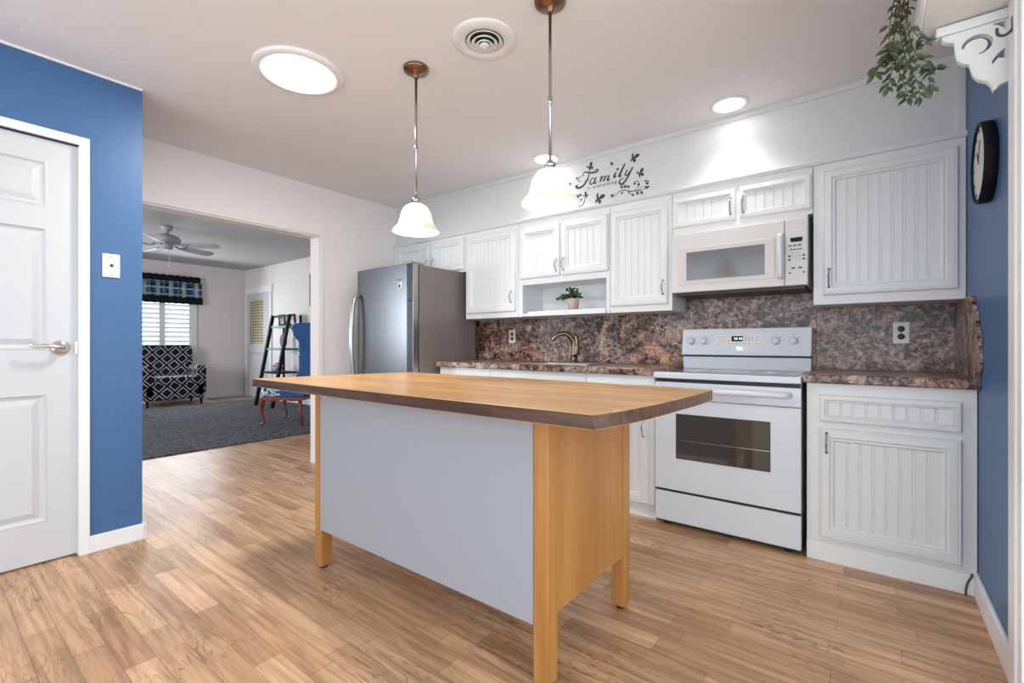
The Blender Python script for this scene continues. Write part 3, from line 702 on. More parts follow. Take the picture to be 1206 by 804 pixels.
slab(-.716, -.650, 1.075, 1.108, .0025, 'black', 'display', cpn)
for i, x in enumerate((-.700, -.689, -.672, -.661)): slab(x, x+.007, 1.086, 1.098, .0032, 'lcd', 'digit', cpn)
for z, xs in ((1.102, (-.80, -.78, -.76, -.575)), (1.098, (-.64, -.62, -.60)), (1.084, (-.64, -.62, -.60, -.575)), (1.08, (-.79, -.765, -.735)), (1.060, (-.80, -.735, -.71, -.69, -.668, -.645, -.62, -.575))):
    for x in xs: slab(x, x+.009, z-.002, z+.0015, .0022, 'mwblack', 'key', cpn)

# ================================================================== ISLAND
r = root('kitchen_island', (-1.44, 1.49, 0), 'butcher block kitchen island with white front panel and wooden legs', 'kitchen island')
TZ0, TZ1 = .846, .886
out = smooth_pts([(-.545, 1.035), (-.515, 1.17), (-.497, 1.34), (-.486, 1.55), (-.480, 1.72), (-.484, 1.875)], 4)+smooth_pts([(-1.40, 1.905), (-2.27, 1.885)], 3)+smooth_pts([(-2.31, 1.70), (-2.37, 1.45), (-2.42, 1.22), (-2.465, 1.065)], 3)+[(-1.9, 1.045), (-1.3, 1.036), (-.9, 1.034)]
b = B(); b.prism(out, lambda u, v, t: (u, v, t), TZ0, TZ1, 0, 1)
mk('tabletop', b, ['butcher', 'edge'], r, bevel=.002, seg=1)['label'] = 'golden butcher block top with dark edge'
for x, y in ((-.835, 1.19), (-.835, 1.738), (-2.10, 1.19), (-2.10, 1.738)):
    lg = mk('leg', B().box(x, x+.053, y, y+.058, .014, TZ0-.0005), 'pine', r, bevel=.003)
    mk('foot', B().lathe([(0, 0), (.017, 0), (.019, .008), (.019, .0135), (0, .0135)], (x+.0265, y+.029, 0), n=16), 'rubber', lg)
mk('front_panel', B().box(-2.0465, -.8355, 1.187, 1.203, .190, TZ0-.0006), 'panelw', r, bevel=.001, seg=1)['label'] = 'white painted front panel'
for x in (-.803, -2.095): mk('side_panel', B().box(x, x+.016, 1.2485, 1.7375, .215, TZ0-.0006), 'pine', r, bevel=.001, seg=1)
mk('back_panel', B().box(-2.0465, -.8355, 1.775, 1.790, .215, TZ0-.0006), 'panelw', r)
mk('bottom_shelf', B().box(-2.0785, -.8035, 1.2035, 1.774, .215, .232), 'pine', r)

# ================================================================== PENDANT LIGHTS
def pendant(x, y, label):
    r = root('pendant_light', (x, y, CZ), label, 'pendant light', 'bronze pendant lights above the island')
    b = B(); b.lathe([(0, -.001), (.062, -.001), (.064, -.008), (.060, -.018), (.046, -.022), (.03, -.028), (.016, -.034), (.014, -.05), (.008, -.055), (0, -.055)], (x, y, CZ), n=32)
    mk('canopy', b, 'bronze', r)
    mk('rod', B().tube([(x, y, CZ-.05), (x, y, 1.78)], .0065, 10).lathe([(.0065, 0), (.009, .003), (.009, .03), (.0065, .033)], (x, y, CZ-.42), n=12), 'rod', r)
    mk('socket_cap', B().lathe([(0, .03), (.010, .03), (.014, .022), (.022, .016), (.024, .006), (.018, -.002), (.03, -.012), (.032, -.022), (.0, -.022)], (x, y, 1.768), n=24), 'rod', r)
    b = B(); b.lathe([(.022, 1.735), (.036, 1.732), (.056, 1.718), (.070, 1.695), (.078, 1.665), (.083, 1.645), (.092, 1.627), (.106, 1.612), (.116, 1.600), (.117, 1.595)], (x, y, .023), n=40)
    mk('lamp_shade', b, 'shade', r, solid=.003)['label'] = 'frosted white bell glass shade'
    mk('bulb', B().ball((x, y, 1.650), .030, seg=16).tube([(x, y, 1.67), (x, y, 1.742)], .012, 10), 'bulb', r)
    return r
pendant(-1.814, 1.565, 'farther bronze pendant light with bell shade, in front of the refrigerator')
pendant(-1.029, 1.584, 'nearer bronze pendant light with bell shade, in front of the wall lettering')

# ceiling fixtures
r = root('sun_tunnel', (-2.31, 1.225, CZ), 'large round white glowing daylight disc on the kitchen ceiling', 'ceiling light')
mk('trim_ring', B().lathe([(.212, 0), (.214, -.006), (.205, -.014), (.185, -.018), (.168, -.017), (.162, -.010), (.162, 0)], (-2.31, 1.225, CZ-.0005), n=56), 'white', r)
mk('diffuser', B().lathe([(.0, -.017), (.1, -.016), (.15, -.013), (.1625, -.010)], (-2.31, 1.225, CZ), n=48), 'tunnel', r)
def downlight(x, y, label):
    r = root('recessed_light', (x, y, CZ), label, 'recessed light', 'recessed ceiling lights above the cabinets')
    mk('trim_ring', B().lathe([(.103, 0), (.104, -.004), (.096, -.008), (.080, -.007), (.078, 0)], (x, y, CZ-.0005), n=40), 'white', r)
    mk('lens', B().lathe([(0, -.0045), (.06, -.0045), (.079, -.0045)], (x, y, CZ), n=32), 'down', r)
    l = bpy.data.lights.new('downlight_beam', 'SPOT'); l.energy = LAMP['spot']; l.spot_size = math.radians(110); l.spot_blend = 1.0; l.shadow_soft_size = .06; l.color = (1, .97, .93)
    o = bpy.data.objects.new('downlight_beam', l); COL.objects.link(o); o.parent = r; o.location = (0, 0, -.012); return r
downlight(-.66, 2.905, 'right recessed ceiling light, above the microwave cabinet')
downlight(-1.937, 2.925, 'left recessed ceiling light, seen behind the nearer pendant rod')
vx, vy = -1.40, 1.61
r = root('ceiling_vent', (vx, vy, CZ), 'round white louvred air vent on the ceiling between the pendants', 'vent')
mk('flange', B().lathe([(.085, 0), (.088, -.010), (.110, -.016), (.135, -.010), (.147, -.004), (.147, 0)], (vx, vy, CZ-.0003), n=56), 'white', r)
mk('duct', B().lathe([(0, -.001), (.087, -.001), (.0875, 0)], (vx, vy, CZ-.0003), n=40), 'dark', r)
for r0, z0 in ((.078, .012), (.056, .020), (.036, .027)):
    mk('louvre_ring', B().lathe([(r0-.012, -z0+.008), (r0, -z0-.002), (r0+.004, -z0+.001), (r0-.008, -z0+.012)], (vx, vy, CZ), n=44), 'white', r)
mk('center_cap', B().lathe([(0, -.034), (.018, -.033), (.024, -.028), (.018, -.020), (0, -.020)], (vx, vy, CZ), n=28).lathe([(.006, -.02), (.006, -.002)], (vx, vy, CZ), n=8).tube([(vx, vy, CZ-.034), (vx, vy, CZ-.042)], .004, 8), 'white', r)

# ================================================================== SMALL WALL THINGS
def outlet(x, z, label, s=1.0):
    y = BY-.0195; r = root('outlet', (x, y, z), label, 'outlet')
    w_, h_ = .035*s, .058*s
    mk('cover_plate', B().box(x-w_, x+w_, y-.005, y, z-h_, z+h_), 'plate', r, bevel=.002)
    for dz in (.021*s, -.021*s):
        q = mk('socket', B().lathe([(0, -.0075), (.016*s, -.0075), (.0165*s, -.005)], (x, y, z+dz), axis='Y', n=20), 'mwblack', r)
    mk('screw', B().lathe([(0, -.0065), (.003, -.006), (.0032, -.005)], (x, y, z), axis='Y', n=10), 'chrome', r)
outlet(-2.565, 1.125, 'white outlet with two dark sockets left of the faucet')
outlet(.119, 1.120, 'white outlet with two dark sockets under the corner wall cabinet')
# phone jack on the blue wall
r = root('phone_jack', (BX, .655, 1.465), 'white square phone jack plate on the blue wall', 'wall plate')
mk('cover_plate', B().box(BX, BX+.008, .622, .694, 1.405, 1.527), 'plate', r, bevel=.003)
mk('socket', B().box(BX+.0078, BX+.0105, .652, .666, 1.458, 1.474), 'mwblack', r); mk('socket_frame', B().rings(0, 0, 0, 0, 0, [(0, 0)], fill=False) if False else B().box(BX+.0078, BX+.0095, .649, .669, 1.454, 1.478), 'chrome', r)
b = B()
for z in (1.513, 1.418): b.lathe([(0, .0095), (.004, .0092), (.0045, .008)], (BX, .658, z), axis='X', n=12)
mk('screws', b, 'chrome', r)
# little hooks on the backsplash
def hook(x, z, label, m):
    y = BY-.0195; b = B(); b.lathe([(0, -.003), (.012, -.003), (.013, 0)], (x, y, z+.012), axis='Y', n=14)
    b.tube(smooth_pts([(x, y-.002, z+.022), (x, y-.006, z), (x, y-.014, z-.02), (x, y-.026, z-.014), (x, y-.028, z)], 4), .0048, 8)
    tag(mk('wall_hook', b, m, origin=(x, y, z)), label, 'hook', 'small hooks on the backsplash')
hook(-2.373, 1.19, 'leftmost small pale hook on the backsplash, left of the faucet', 'plate'); hook(-2.248, 1.188, 'small pale hook on the backsplash, nearest left of the faucet', 'plate')
hook(-1.279, 1.167, 'small metal hook on the backsplash, left one of the pair by the range', 'chrome'); hook(-1.185, 1.165, 'small metal hook on the backsplash, right one of the pair by the range', 'chrome')

# potted plant in the niche
px, py, pz = -1.835, 3.15, 1.3155
r = root('potted_plant', (px, py, pz), 'small leafy green plant in a pale clay pot in the niche', 'plant')
mk('pot', B().lathe([(0, 0), (.038, 0), (.048, .08), (.052, .085), (.050, .09), (.044, .09), (.042, .075), (0, .074)], (px, py, pz), n=28), 'pot', r)
mk('soil', B().lathe([(0, .078), (.0425, .076)], (px, py, pz), n=20), 'soil', r)
def leaf(b, p, d, n, L_, W_, mi=0):
    """a folded pointed leaf from p along d"""
    d = d.normalized(); s = d.cross(n)
    if s.length < 1e-3: s = Vector((1, 0, 0))
    s.normalize(); n = s.cross(d)
    q = lambda a, c, e: b.bm.verts.new(p+d*L_*a+s*W_*c+n*L_*e)
    v = [q(0, 0, 0), q(.3, .42, .08), q(.62, .38, .05), q(1, 0, -.12), q(.62, -.38, .05), q(.3, -.42, .08), q(.32, 0, 0), q(.64, 0, -.02)]
    for f in ((0, 1, 6), (1, 2, 7, 6), (2, 3, 7), (0, 6, 5), (6, 7, 4, 5), (7, 3, 4)): b.face([v[i] for i in f], mi)
rnd = random.Random(3); fb = B(); sb = B()
for i in range(20):
    a = rnd.uniform(0, 2*PI); el = rnd.uniform(.15, 1.4); L_ = rnd.uniform(.06, .105)
    if i < 4: a = PI+rnd.uniform(-.4, .4); el = rnd.uniform(-.1, .3); L_ = .115
    dr = Vector((math.cos(a)*math.cos(el)*1.15, math.sin(a)*math.cos(el)*.8, math.sin(el)))
    p0 = Vector((px, py, pz+.08)); pts = smooth_pts([tuple(p0), tuple(p0+dr*L_*.5+Vector((0, 0, .015))), tuple(p0+dr*L_+Vector((0, 0, -.004)))], 4)
    sb.tube(pts, .0013, 5)
    for k in range(2, len(pts)):
        for _ in range(2):
            dd = Vector((rnd.uniform(-1, 1), rnd.uniform(-1, .6), rnd.uniform(-.6, .8)))+dr*.5
            leaf(fb, Vector(pts[k]), dd, Vector((rnd.uniform(-.4, .4), -.6, 1)), rnd.uniform(.018, .030), rnd.uniform(.016, .024))
mk('foliage', fb, 'leaf', r, recalc=False); mk('stems', sb, 'stem', r)

# wall clock on the right wall
cy, cz, cr = 2.475, 1.738, .149
r = root('wall_clock', (RX, cy, cz), 'round black-rimmed wall clock on the blue right wall', 'clock')
T = .038
mk('rim', B().lathe([(0, -.001), (cr-.004, -.001), (cr, -.006), (cr, -T+.004), (cr-.003, -T), (cr-.010, -T), (cr-.012, -T+.010)], (RX, cy, cz), axis='X', n=56), 'black', r)
fc = mk('face', B().lathe([(0, -T+.008), (cr-.0125, -T+.008)], (RX, cy, cz), axis='X', n=48), 'mirror', r)
b = B()
b.tube([(RX-T+.004, cy, cz), (RX-T+.004, cy+.03, cz+.05)], .0015, 6).tube([(RX-T+.003, cy, cz), (RX-T+.003, cy-.04, cz+.08)], .0012, 6)
mk('hands', b, 'black', fc)
b = B()
for k in range(12):
    a = 2*PI*k/12; y, z = cy+math.cos(a)*.122, cz+math.sin(a)*.122; b.box(RX-T+.0055, RX-T+.0075, y-.003, y+.003, z-.006, z+.006)
mk('hour_marks', b, 'mwblack', fc)

# high shelf with its scroll bracket at the right
SZ = 2.082
r = root('high_shelf', (.23, 1.6, SZ), 'white shelf high on the right, above the scroll bracket', 'shelf')
mk('board', B().box(.125, RX-.001, 1.16, 2.075, SZ, SZ+.022), 'white', r, bevel=.003)
mk('edge_trim', B().box(.108, .1245, 1.16, 2.075, SZ-.004, SZ+.05), 'white', r, bevel=.004)
r = root('shelf_bracket', (.33, 2.06, 1.82), 'white carved scroll bracket under the high shelf', 'bracket')
mk('top_bar', B().box(.160, RX-.023, 2.036, 2.074, SZ-.034, SZ-.0045), 'white', r, bevel=.004)
ox, oz = RX-.0235, SZ-.035      # corner of the bracket: outer curve runs from bar end to post foot
outer = smooth_pts([(-.148, 0), (-.147, -.012), (-.135, -.022), (-.120, -.030), (-.117, -.055), (-.112, -.085), (-.098, -.102), (-.086, -.108), (-.082, -.118), (-.076, -.145), (-.062, -.165), (-.046, -.175), (-.036, -.190), (-.030, -.208), (-.022, -.198), (0, -.190)], 5)
poly = [(0, 0)]+outer
b = B(); f = lambda u, v, t: (ox+u, t, oz+v)
# body with a carved crescent and two corner openings: bridge outer outline with hole outlines by boolean-free strips
b.prism(poly, f, 2.044, 2.068)
body = mk('scroll_board', b, 'white', r)
def cutter(pts):
    bb = B(); bb.prism(pts, f, 2.02, 2.10); c = mk('cut', bb, 'white', body); return c
cres = []
for i in range(15): a = PI*.98-PI*1.42*i/14; cres.append((-.068+.036*math.cos(a), -.055+.032*math.sin(a)))
for i in range(15): a = -PI*.44+PI*1.42*i/14; cres.append((-.071+.027*math.cos(a), -.060+.024*math.sin(a)))
holes = [cres, [(-.036, -.004), (-.006, -.004), (-.006, -.030), (-.014, -.020), (-.024, -.012)], [(-.006, -.085), (-.006, -.118), (-.022, -.112), (-.034, -.128), (-.036, -.118), (-.024, -.100)]]
cuts = [cutter(h_) for h_ in holes]
for c in cuts:
    md = body.modifiers.new('cut', 'BOOLEAN'); md.object = c; md.operation = 'DIFFERENCE'; md.solver = 'EXACT'
bpy.context.view_layer.update()
dg = bpy.context.evaluated_depsgraph_get(); me = bpy.data.meshes.new_from_object(body.evaluated_get(dg)); body.modifiers.clear(); body.data = me
for c in cuts: bpy.data.objects.remove(c, do_unlink=True)
mk('scroll_bead', B().tube([f(u, v, 2.0435) for u, v in outer[6:-6]], .0025, 6), 'white', r)
# coat hook on the post
b = B(); b.tube(smooth_pts([(.328, 1.955, 1.99), (.315, 1.953, 1.965), (.300, 1.951, 1.955), (.287, 1.949, 1.962), (.285, 1.948, 1.98)], 5), .004, 8)
b.box(.316, .3245, 1.947, 1.963, 1.965, 2.005)
tag(mk('coat_hook', b, 'mwblack', origin=(.32, 1.95, 1.98)), 'small dark curved hook on the white post at the right edge', 'hook')

# trailing vine hanging from the high shelf
r = root('trailing_vine', (.10, 1.85, SZ+.055), 'artificial green leafy vine hanging down from the high shelf', 'plant')
rnd = random.Random(11); lb = B(); sb = B()
tips = [((.090, 1.93, 2.29), (.060, 1.935, 2.10), (.050, 1.94, 1.99), (.075, 1.95, 1.90), (.088, 1.955, 1.845)),
        ((.095, 1.92, 2.28), (.070, 1.925, 2.10), (.035, 1.93, 2.00), (.020, 1.93, 1.965), (.000, 1.93, 1.935)),
        ((.095, 1.94, 2.24), (.085, 1.945, 2.08), (.105, 1.955, 1.98), (.135, 1.96, 1.935), (.140, 1.965, 1.860)),
        ((.088, 1.91, 2.26), (.055, 1.92, 2.10), (.050, 1.93, 2.00), (.045, 1.935, 1.93), (.035, 1.935, 1.885)),
        ((.095, 1.93, 2.22), (.080, 1.95, 2.05), (.095, 1.955, 1.965), (.125, 1.96, 1.925), (.155, 1.965, 1.918)),
        ((.09, 1.95, 2.24), (.068, 1.955, 2.08), (.085, 1.96, 1.96), (.112, 1.965, 1.885), (.115, 1.97, 1.845)),
        ((.085, 1.90, 2.27), (.052, 1.90, 2.14), (.040, 1.905, 2.05), (.045, 1.91, 1.98), (.070, 1.92, 1.94)),
        ((.095, 1.90, 2.27), (.080, 1.90, 2.15), (.078, 1.905, 2.08), (.11, 1.92, 2.01), (.125, 1.93, 1.995))]
for t in tips:
    pts = smooth_pts(t, 6); sb.tube(pts, [.0022-.0012*i/(len(pts)-1) for i in range(len(pts))], 5)
    for k in range(0, len(pts)):
        if rnd.random() < .42 and k < 14: continue
        tang = Vector(pts[min(k+1, len(pts)-1)])-Vector(pts[max(k-1, 0)])
        for sgn in (-1, 1):
            if rnd.random() < .34: continue
            side = Vector((sgn*.9, rnd.uniform(-.5, .5), rnd.uniform(-.5, .2)))+tang.normalized()*.6
            p = Vector(pts[k])+Vector((rnd.uniform(-.006, .006), rnd.uniform(-.02, .02), 0))
            leaf(lb, p, side, Vector((rnd.uniform(-.5, .5), -1, rnd.uniform(.1, .8))), rnd.uniform(.022, .032), rnd.uniform(.013, .018))
    leaf(lb, Vector(pts[-1]), Vector(pts[-1])-Vector(pts[-3]), Vector((0, -1, .2)), .03, .018)
mk('leaves', lb, 'leafd', r, recalc=False); mk('stems', sb, 'stem', r)

# cable stub in the corner by the baseboard
b = B(); b.tube(smooth_pts([(RX-.020, 2.738, .092), (RX-.022, 2.728, .085), (RX-.034, 2.722, .06), (RX-.040, 2.722, .03), (RX-.04, 2.722, .004)], 5), .004, 8)
tag(mk('cable', b, 'mwblack', origin=(RX-.035, 2.725, 0)), 'short dark cable in the corner by the right baseboard', 'cable')

# ================================================================== WALL LETTERING on the soffit
s_, c_ = math.sin(YAW), math.cos(YAW)
DYP = SY-.0008
def W(zx, zy):
    """point on the soffit face for a position traced in the enlarged detail of the lettering"""
    x, y = 640+zx/8.04, 170+zy/8.04; u = (x-603)/F_PX; v = -(y-404.6)/F_PX
    d = DYP/(c_+u*s_); return Vector((d*(-s_+u*c_), DYP, CAM_H+v*d))
r = root('wall_decal', tuple(W(600, 420)), 'black vinyl wall lettering with butterflies above the cabinets', 'wall decal')
def ribbon(b, pts, w0=3, w1=3, wm=None, th=.0012, n=7):
    """stroke through traced points; width swells to wm in the middle"""
    P = [W(*p) for p in smooth_pts(pts, n)]; N_ = len(P); k = 1/8.04*DYP/F_PX*1.45
    A = []
    for i, p in enumerate(P):
        t = (P[min(i+1, N_-1)]-P[max(i-1, 0)]).normalized(); nn = Vector((-t.z, 0, t.x)); q = i/(N_-1)
        ww = (w0*(1-q)+w1*q) if wm is None else (w0*(1-q)+w1*q)*(1-math.sin(PI*q))+wm*math.sin(PI*q)
        ww *= k*.5
        A.append([b.bm.verts.new(p+nn*ww), b.bm.verts.new(p-nn*ww), b.bm.verts.new(p-nn*ww+Vector((0, -th, 0))), b.bm.verts.new(p+nn*ww+Vector((0, -th, 0)))])
    for a, c in zip(A, A[1:]):
        for i in range(4): b.face([a[i], a[(i+1) % 4], c[(i+1) % 4], c[i]])
    b.face(A[0][::-1]); b.face(A[-1])
def blob(b, zx, zy, rad, n=10, squash=1):
    c = W(zx, zy); k = rad/8.04*DYP/F_PX*1.45
    f_ = lambda u, v, t: (u, t, v)
    b.prism([(c.x+k*math.cos(2*PI*i/n), c.z+k*squash*math.sin(2*PI*i/n)) for i in range(n)], f_, DYP, DYP-.0012)
L1 = B()
ribbon(L1, [(382, 300), (378, 278), (400, 262), (440, 268), (490, 264), (512, 252), (514, 238), (494, 240), (470, 250)], 2, 2, 12)
ribbon(L1, [(432, 275), (426, 310), (405, 355), (375, 392), (340, 412), (315, 410), (308, 396), (318, 388)], 6, 4, 15)
ribbon(L1, [(386, 290), (352, 305), (330, 335), (338, 352), (362, 345)], 2, 2, 4)
ribbon(L1, [(385, 352), (410, 342), (432, 332)], 2, 3, 5); blob(L1, 318, 393, 8)
ribbon(L1, [(492, 326), (470, 318), (448, 340), (440, 366), (452, 378), (474, 362), (494, 330)], 3, 3, 9)
ribbon(L1, [(500, 312), (486, 340), (482, 362), (492, 366), (506, 352)], 8, 2, 13)
ribbon(L1, [(558, 300), (548, 328), (534, 358)], 8, 10, 12); ribbon(L1, [(540, 345), (562, 312), (585, 298), (590, 310)], 2, 4, 4)
ribbon(L1, [(590, 304), (578, 328), (566, 352)], 9, 10, 12); ribbon(L1, [(572, 338), (596, 305), (618, 292), (624, 300)], 2, 4, 4)
ribbon(L1, [(624, 296), (612, 318), (606, 336), (618, 338), (634, 322)], 9, 2, 13)
ribbon(L1, [(536, 322), (545, 305), (558, 300)], 2, 5, 3)
ribbon(L1, [(690, 262), (676, 284), (668, 304), (680, 308), (694, 294)], 9, 2, 14); blob(L1, 703, 234, 9)
ribbon(L1, [(772, 182), (752, 225), (730, 270), (718, 298), (728, 304), (745, 290)], 10, 2, 15)
ribbon(L1, [(798, 240), (780, 268), (774, 288), (788, 292), (815, 265), (838, 228)], 10, 3, 9)
ribbon(L1, [(844, 216), (828, 250), (806, 295), (780, 340), (748, 374), (724, 372), (720, 350), (738, 330), (768, 318)], 9, 2, 13)
ribbon(L1, [(838, 228), (846, 218), (856, 222)], 4, 3)
mk('family_lettering', L1, 'vinyl', r)['label'] = 'large script word Family'
# small line: is everything
cu = bpy.data.curves.new('small_text', 'FONT'); cu.body = 'is everything'; cu.size = .036; cu.space_character = 1.35; cu.extrude = .0005
to = bpy.data.objects.new('small_text', cu); COL.objects.link(to); bpy.context.view_layer.update()
me = bpy.data.meshes.new_from_object(to.evaluated_get(bpy.context.evaluated_depsgraph_get())); bpy.data.objects.remove(to, do_unlink=True)
xs = [v.co.x for v in me.vertices]; p0, p1 = W(418, 428), W(692, 372); sc = (p1.x-p0.x)/(max(xs)-min(xs))
for v in me.vertices: v.co = Vector(((v.co.x-min(xs))*sc, -v.co.z-.0006, v.co.y*sc*1.1))
me.materials.append(M['vinyl']); to = bpy.data.objects.new('small_lettering', me); COL.objects.link(to); to.parent = r; to.location = p0-r.location
to['label'] = 'small line of letters reading is everything'
def butterfly(zx, zy, size, rot):
    b = B(); c = W(zx, zy); k = size/8.04*DYP/F_PX*1.45; ca, sa = math.cos(rot), math.sin(rot)
    up = smooth_pts([(.05, .05), (.35, .65), (.85, .85), (1.0, .6), (.85, .25), (.5, .02), (.08, -.02)], 3)
    lo = smooth_pts([(.06, -.02), (.45, -.08), (.7, -.3), (.62, -.65), (.38, -.72), (.15, -.35)], 3)
    f_ = lambda u, v, t: (c.x+k*(u*ca-v*sa), t, c.z+k*(u*sa+v*ca))
    for sg, sq in ((1, 1.05), (-1, .42)):
        for pl in (up, lo): b.prism([(u*sg*sq, v) for u, v in pl], f_, DYP, DYP-.0012)
    b.prism([(0, .3), (.07, .1), (.06, -.45), (0, -.6), (-.06, -.45), (-.07, .1)], f_, DYP-.0002, DYP-.0014)
    mk('butterfly', b, 'vinyl', r)
butterfly(437, 222, 34, .5); butterfly(848, 128, 38, -.35); butterfly(912, 280, 34, .35); butterfly(516, 514, 46, -.35); butterfly(398, 488, 26, .9)
def flower(zx, zy, s=9):
    b = B()
    for k in range(5):
        a = 2*PI*k/5+.3; ribbon(b, [(zx, zy), (zx+s*math.cos(a-.45), zy+s*math.sin(a-.45)), (zx+s*1.5*math.cos(a), zy+s*1.5*math.sin(a)), (zx+s*math.cos(a+.45), zy+s*math.sin(a+.45)), (zx, zy)], 2.6, 2.6, n=2)
    mk('flower', b, 'vinyl', r)
for q in ((208, 327), (250, 375), (648, 183, 11), (318, 320, 7), (652, 485, 11), (740, 402), (773, 398, 11), (804, 400, 8), (890, 461, 11), (930, 455, 9), (293, 528, 9), (312, 560, 8), (328, 492, 9), (350, 478, 8), (846, 478, 8)): flower(*q)
b = B()
ribbon(b, [(680, 490), (700, 462), (735, 440), (780, 433), (830, 444), (880, 440), (935, 430), (985, 404)], 3, 3, 5); ribbon(b, [(850, 442), (880, 425), (900, 398), (905, 370), (890, 350), (868, 350), (860, 366)], 3, 3, 4)
ribbon(b, [(800, 440), (812, 465), (840, 470), (850, 490)], 3, 3); ribbon(b, [(900, 436), (925, 405), (940, 398)], 3, 3); ribbon(b, [(835, 445), (815, 452), (806, 468)], 3, 3)
ribbon(b, [(268, 520), (275, 495), (300, 478), (330, 476)], 3, 3); ribbon(b, [(305, 575), (340, 590), (372, 570), (390, 535), (392, 505)], 3, 3, 5); ribbon(b, [(310, 585), (306, 600), (312, 618)], 3, 3); ribbon(b, [(345, 540), (362, 535), (364, 520), (350, 516)], 3, 3)
ribbon(b, [(225, 470), (240, 480), (250, 500)], 4, 5)
for q in ((865, 372, 9), (902, 380, 9), (970, 345, 8), (992, 348, 7), (978, 368, 9), (990, 372, 6), (968, 402, 8), (992, 400, 8), (745, 462, 8), (355, 520, 7), (325, 498, 7), (240, 490, 7), (980, 412, 7)): blob(b, *q, squash=.8)
mk('floral_scroll', b, 'vinyl', r)

# ================================================================== LIVING ROOM FURNITURE
# armchair in front of the shuttered window (faces +X)
r = root('armchair', (-9.55, 2.83, 0), 'black armchair with white lattice pattern in front of the shuttered window', 'armchair')
def soft(name, bb, m, parent, w=.03, world=True): return mk(name, bb, m, parent, bevel=w, seg=3, world=world)
soft('base', B().box(-9.98, -9.42, 2.40, 3.26, .11, .36), 'lattice', r, .02)
soft('seat_cushion', B().box(-9.86, -9.40, 2.53, 3.14, .361, .50), 'lattice', r, .035)
b = B(); b.prism([(-10.10, .30), (-9.86, .30), (-9.86, .5), (-9.93, 1.0), (-9.98, 1.03), (-10.06, 1.02), (-10.12, .9)], lambda u, v, t: (u, t, v), 2.44, 3.24); soft('backrest', b, 'lattice', r, .03)
for y0, y1 in ((2.38, 2.52), (3.15, 3.29)):
    b = B(); ym = (y0+y1)/2
    b.prism([(y0, .16), (y0, .58), (y0-.01, .63), (y0+.02, .675), (ym, .69), (y1-.02, .675), (y1+.01, .63), (y1, .58), (y1, .16)], lambda u, v, t: (t, u, v), -9.92, -9.42); soft('arm', b, 'lattice', r, .015)
for x in (-9.46, -9.94):
    for y in (2.44, 3.22): mk('leg', B().tube([(x, y, 0), (x, y, .112)], [.016, .024], 8), 'black', r)
# valance
r = root('valance', (-10.02, 2.7, 1.8), 'black and blue plaid valance gathered above the shuttered window', 'curtain')
def wavy(z0, z1, out, amp, y1=3.415, y0=1.75, n=110, flare=0):
    b = B(); lo = []; hi = []
    for i in range(n+1):
        y = y0+(y1-y0)*i/n; wv = amp*math.sin(i*.9)+amp*.5*math.sin(i*2.3); e = flare if i == n else 0
        lo.append(b.bm.verts.new((FX+out+wv*1.3, y+e, z0+wv*.4))); hi.append(b.bm.verts.new((FX+out+wv*.5, y, z1+wv*.6)))
    for i in range(n): b.face([lo[i], lo[i+1], hi[i+1], hi[i]], 0, True)
    return b
mk('header_band', wavy(2.19, 2.30, .09, .012), 'black', r, solid=.006); mk('plaid_panel', wavy(1.915, 2.19, .095, .01, 3.435, 1.75), 'plaid', r, solid=.004); mk('hem_band', wavy(1.79, 1.916, .10, .009, 3.45, 1.75), 'black', r, solid=.006)
mk('curtain_rod', B().tube([(FX+.08, 1.72, 2.27), (FX+.08, 3.42, 2.27), (FX+.002, 3.42, 2.27)], .008, 8), 'black', r)
# ceiling fan
fx, fy = -7.1, 2.03
r = root('ceiling_fan', (fx, fy, LZ), 'pale grey ceiling fan with pull chain in the living room', 'ceiling fan')
mk('downrod', B().lathe([(0, 0), (.07, 0), (.06, -.05), (.025, -.07), (.02, -.12), (0, -.12)], (fx, fy, LZ), n=24), 'fan', r)
mk('motor', B().lathe([(0, -.10), (.06, -.105), (.13, -.13), (.155, -.17), (.155, -.215), (.12, -.235), (.07, -.245), (.065, -.29), (.04, -.30), (0, -.30)], (fx, fy, LZ), n=32), 'fan', r)
tipdir = math.atan2(2.592-fy, -7.298-fx+.0)
for k in range(5):
    a = 1.95+k*2*PI/5; ca, sa = math.cos(a), math.sin(a); b = B(); z = LZ-.225
    f_ = lambda u, v, t: (fx+ca*u-sa*v, fy+sa*u+ca*v, z-.02+t-v*.30)
    pl = [(.20, -.045), (.24, -.055), (.60, -.068), (.64, -.05), (.655, 0), (.64, .05), (.60, .068), (.24, .055), (.20, .045)]
    bl = mk('blade', b.prism(pl, f_, -.004, .004), 'fan', r)
    mk('blade_iron', B().tube([(fx+ca*.10, fy+sa*.10, z), (fx+ca*.16, fy+sa*.16, z-.03), (fx+ca*.26, fy+sa*.26, z-.03)], .014, 6), 'fan', bl)
mk('pull_chain', B().tube([(fx+.04, fy+.02, LZ-.30), (fx+.04, fy+.02, LZ-.50)], .002, 6).ball((fx+.04, fy+.02, LZ-.51), .012), 'plate', r)
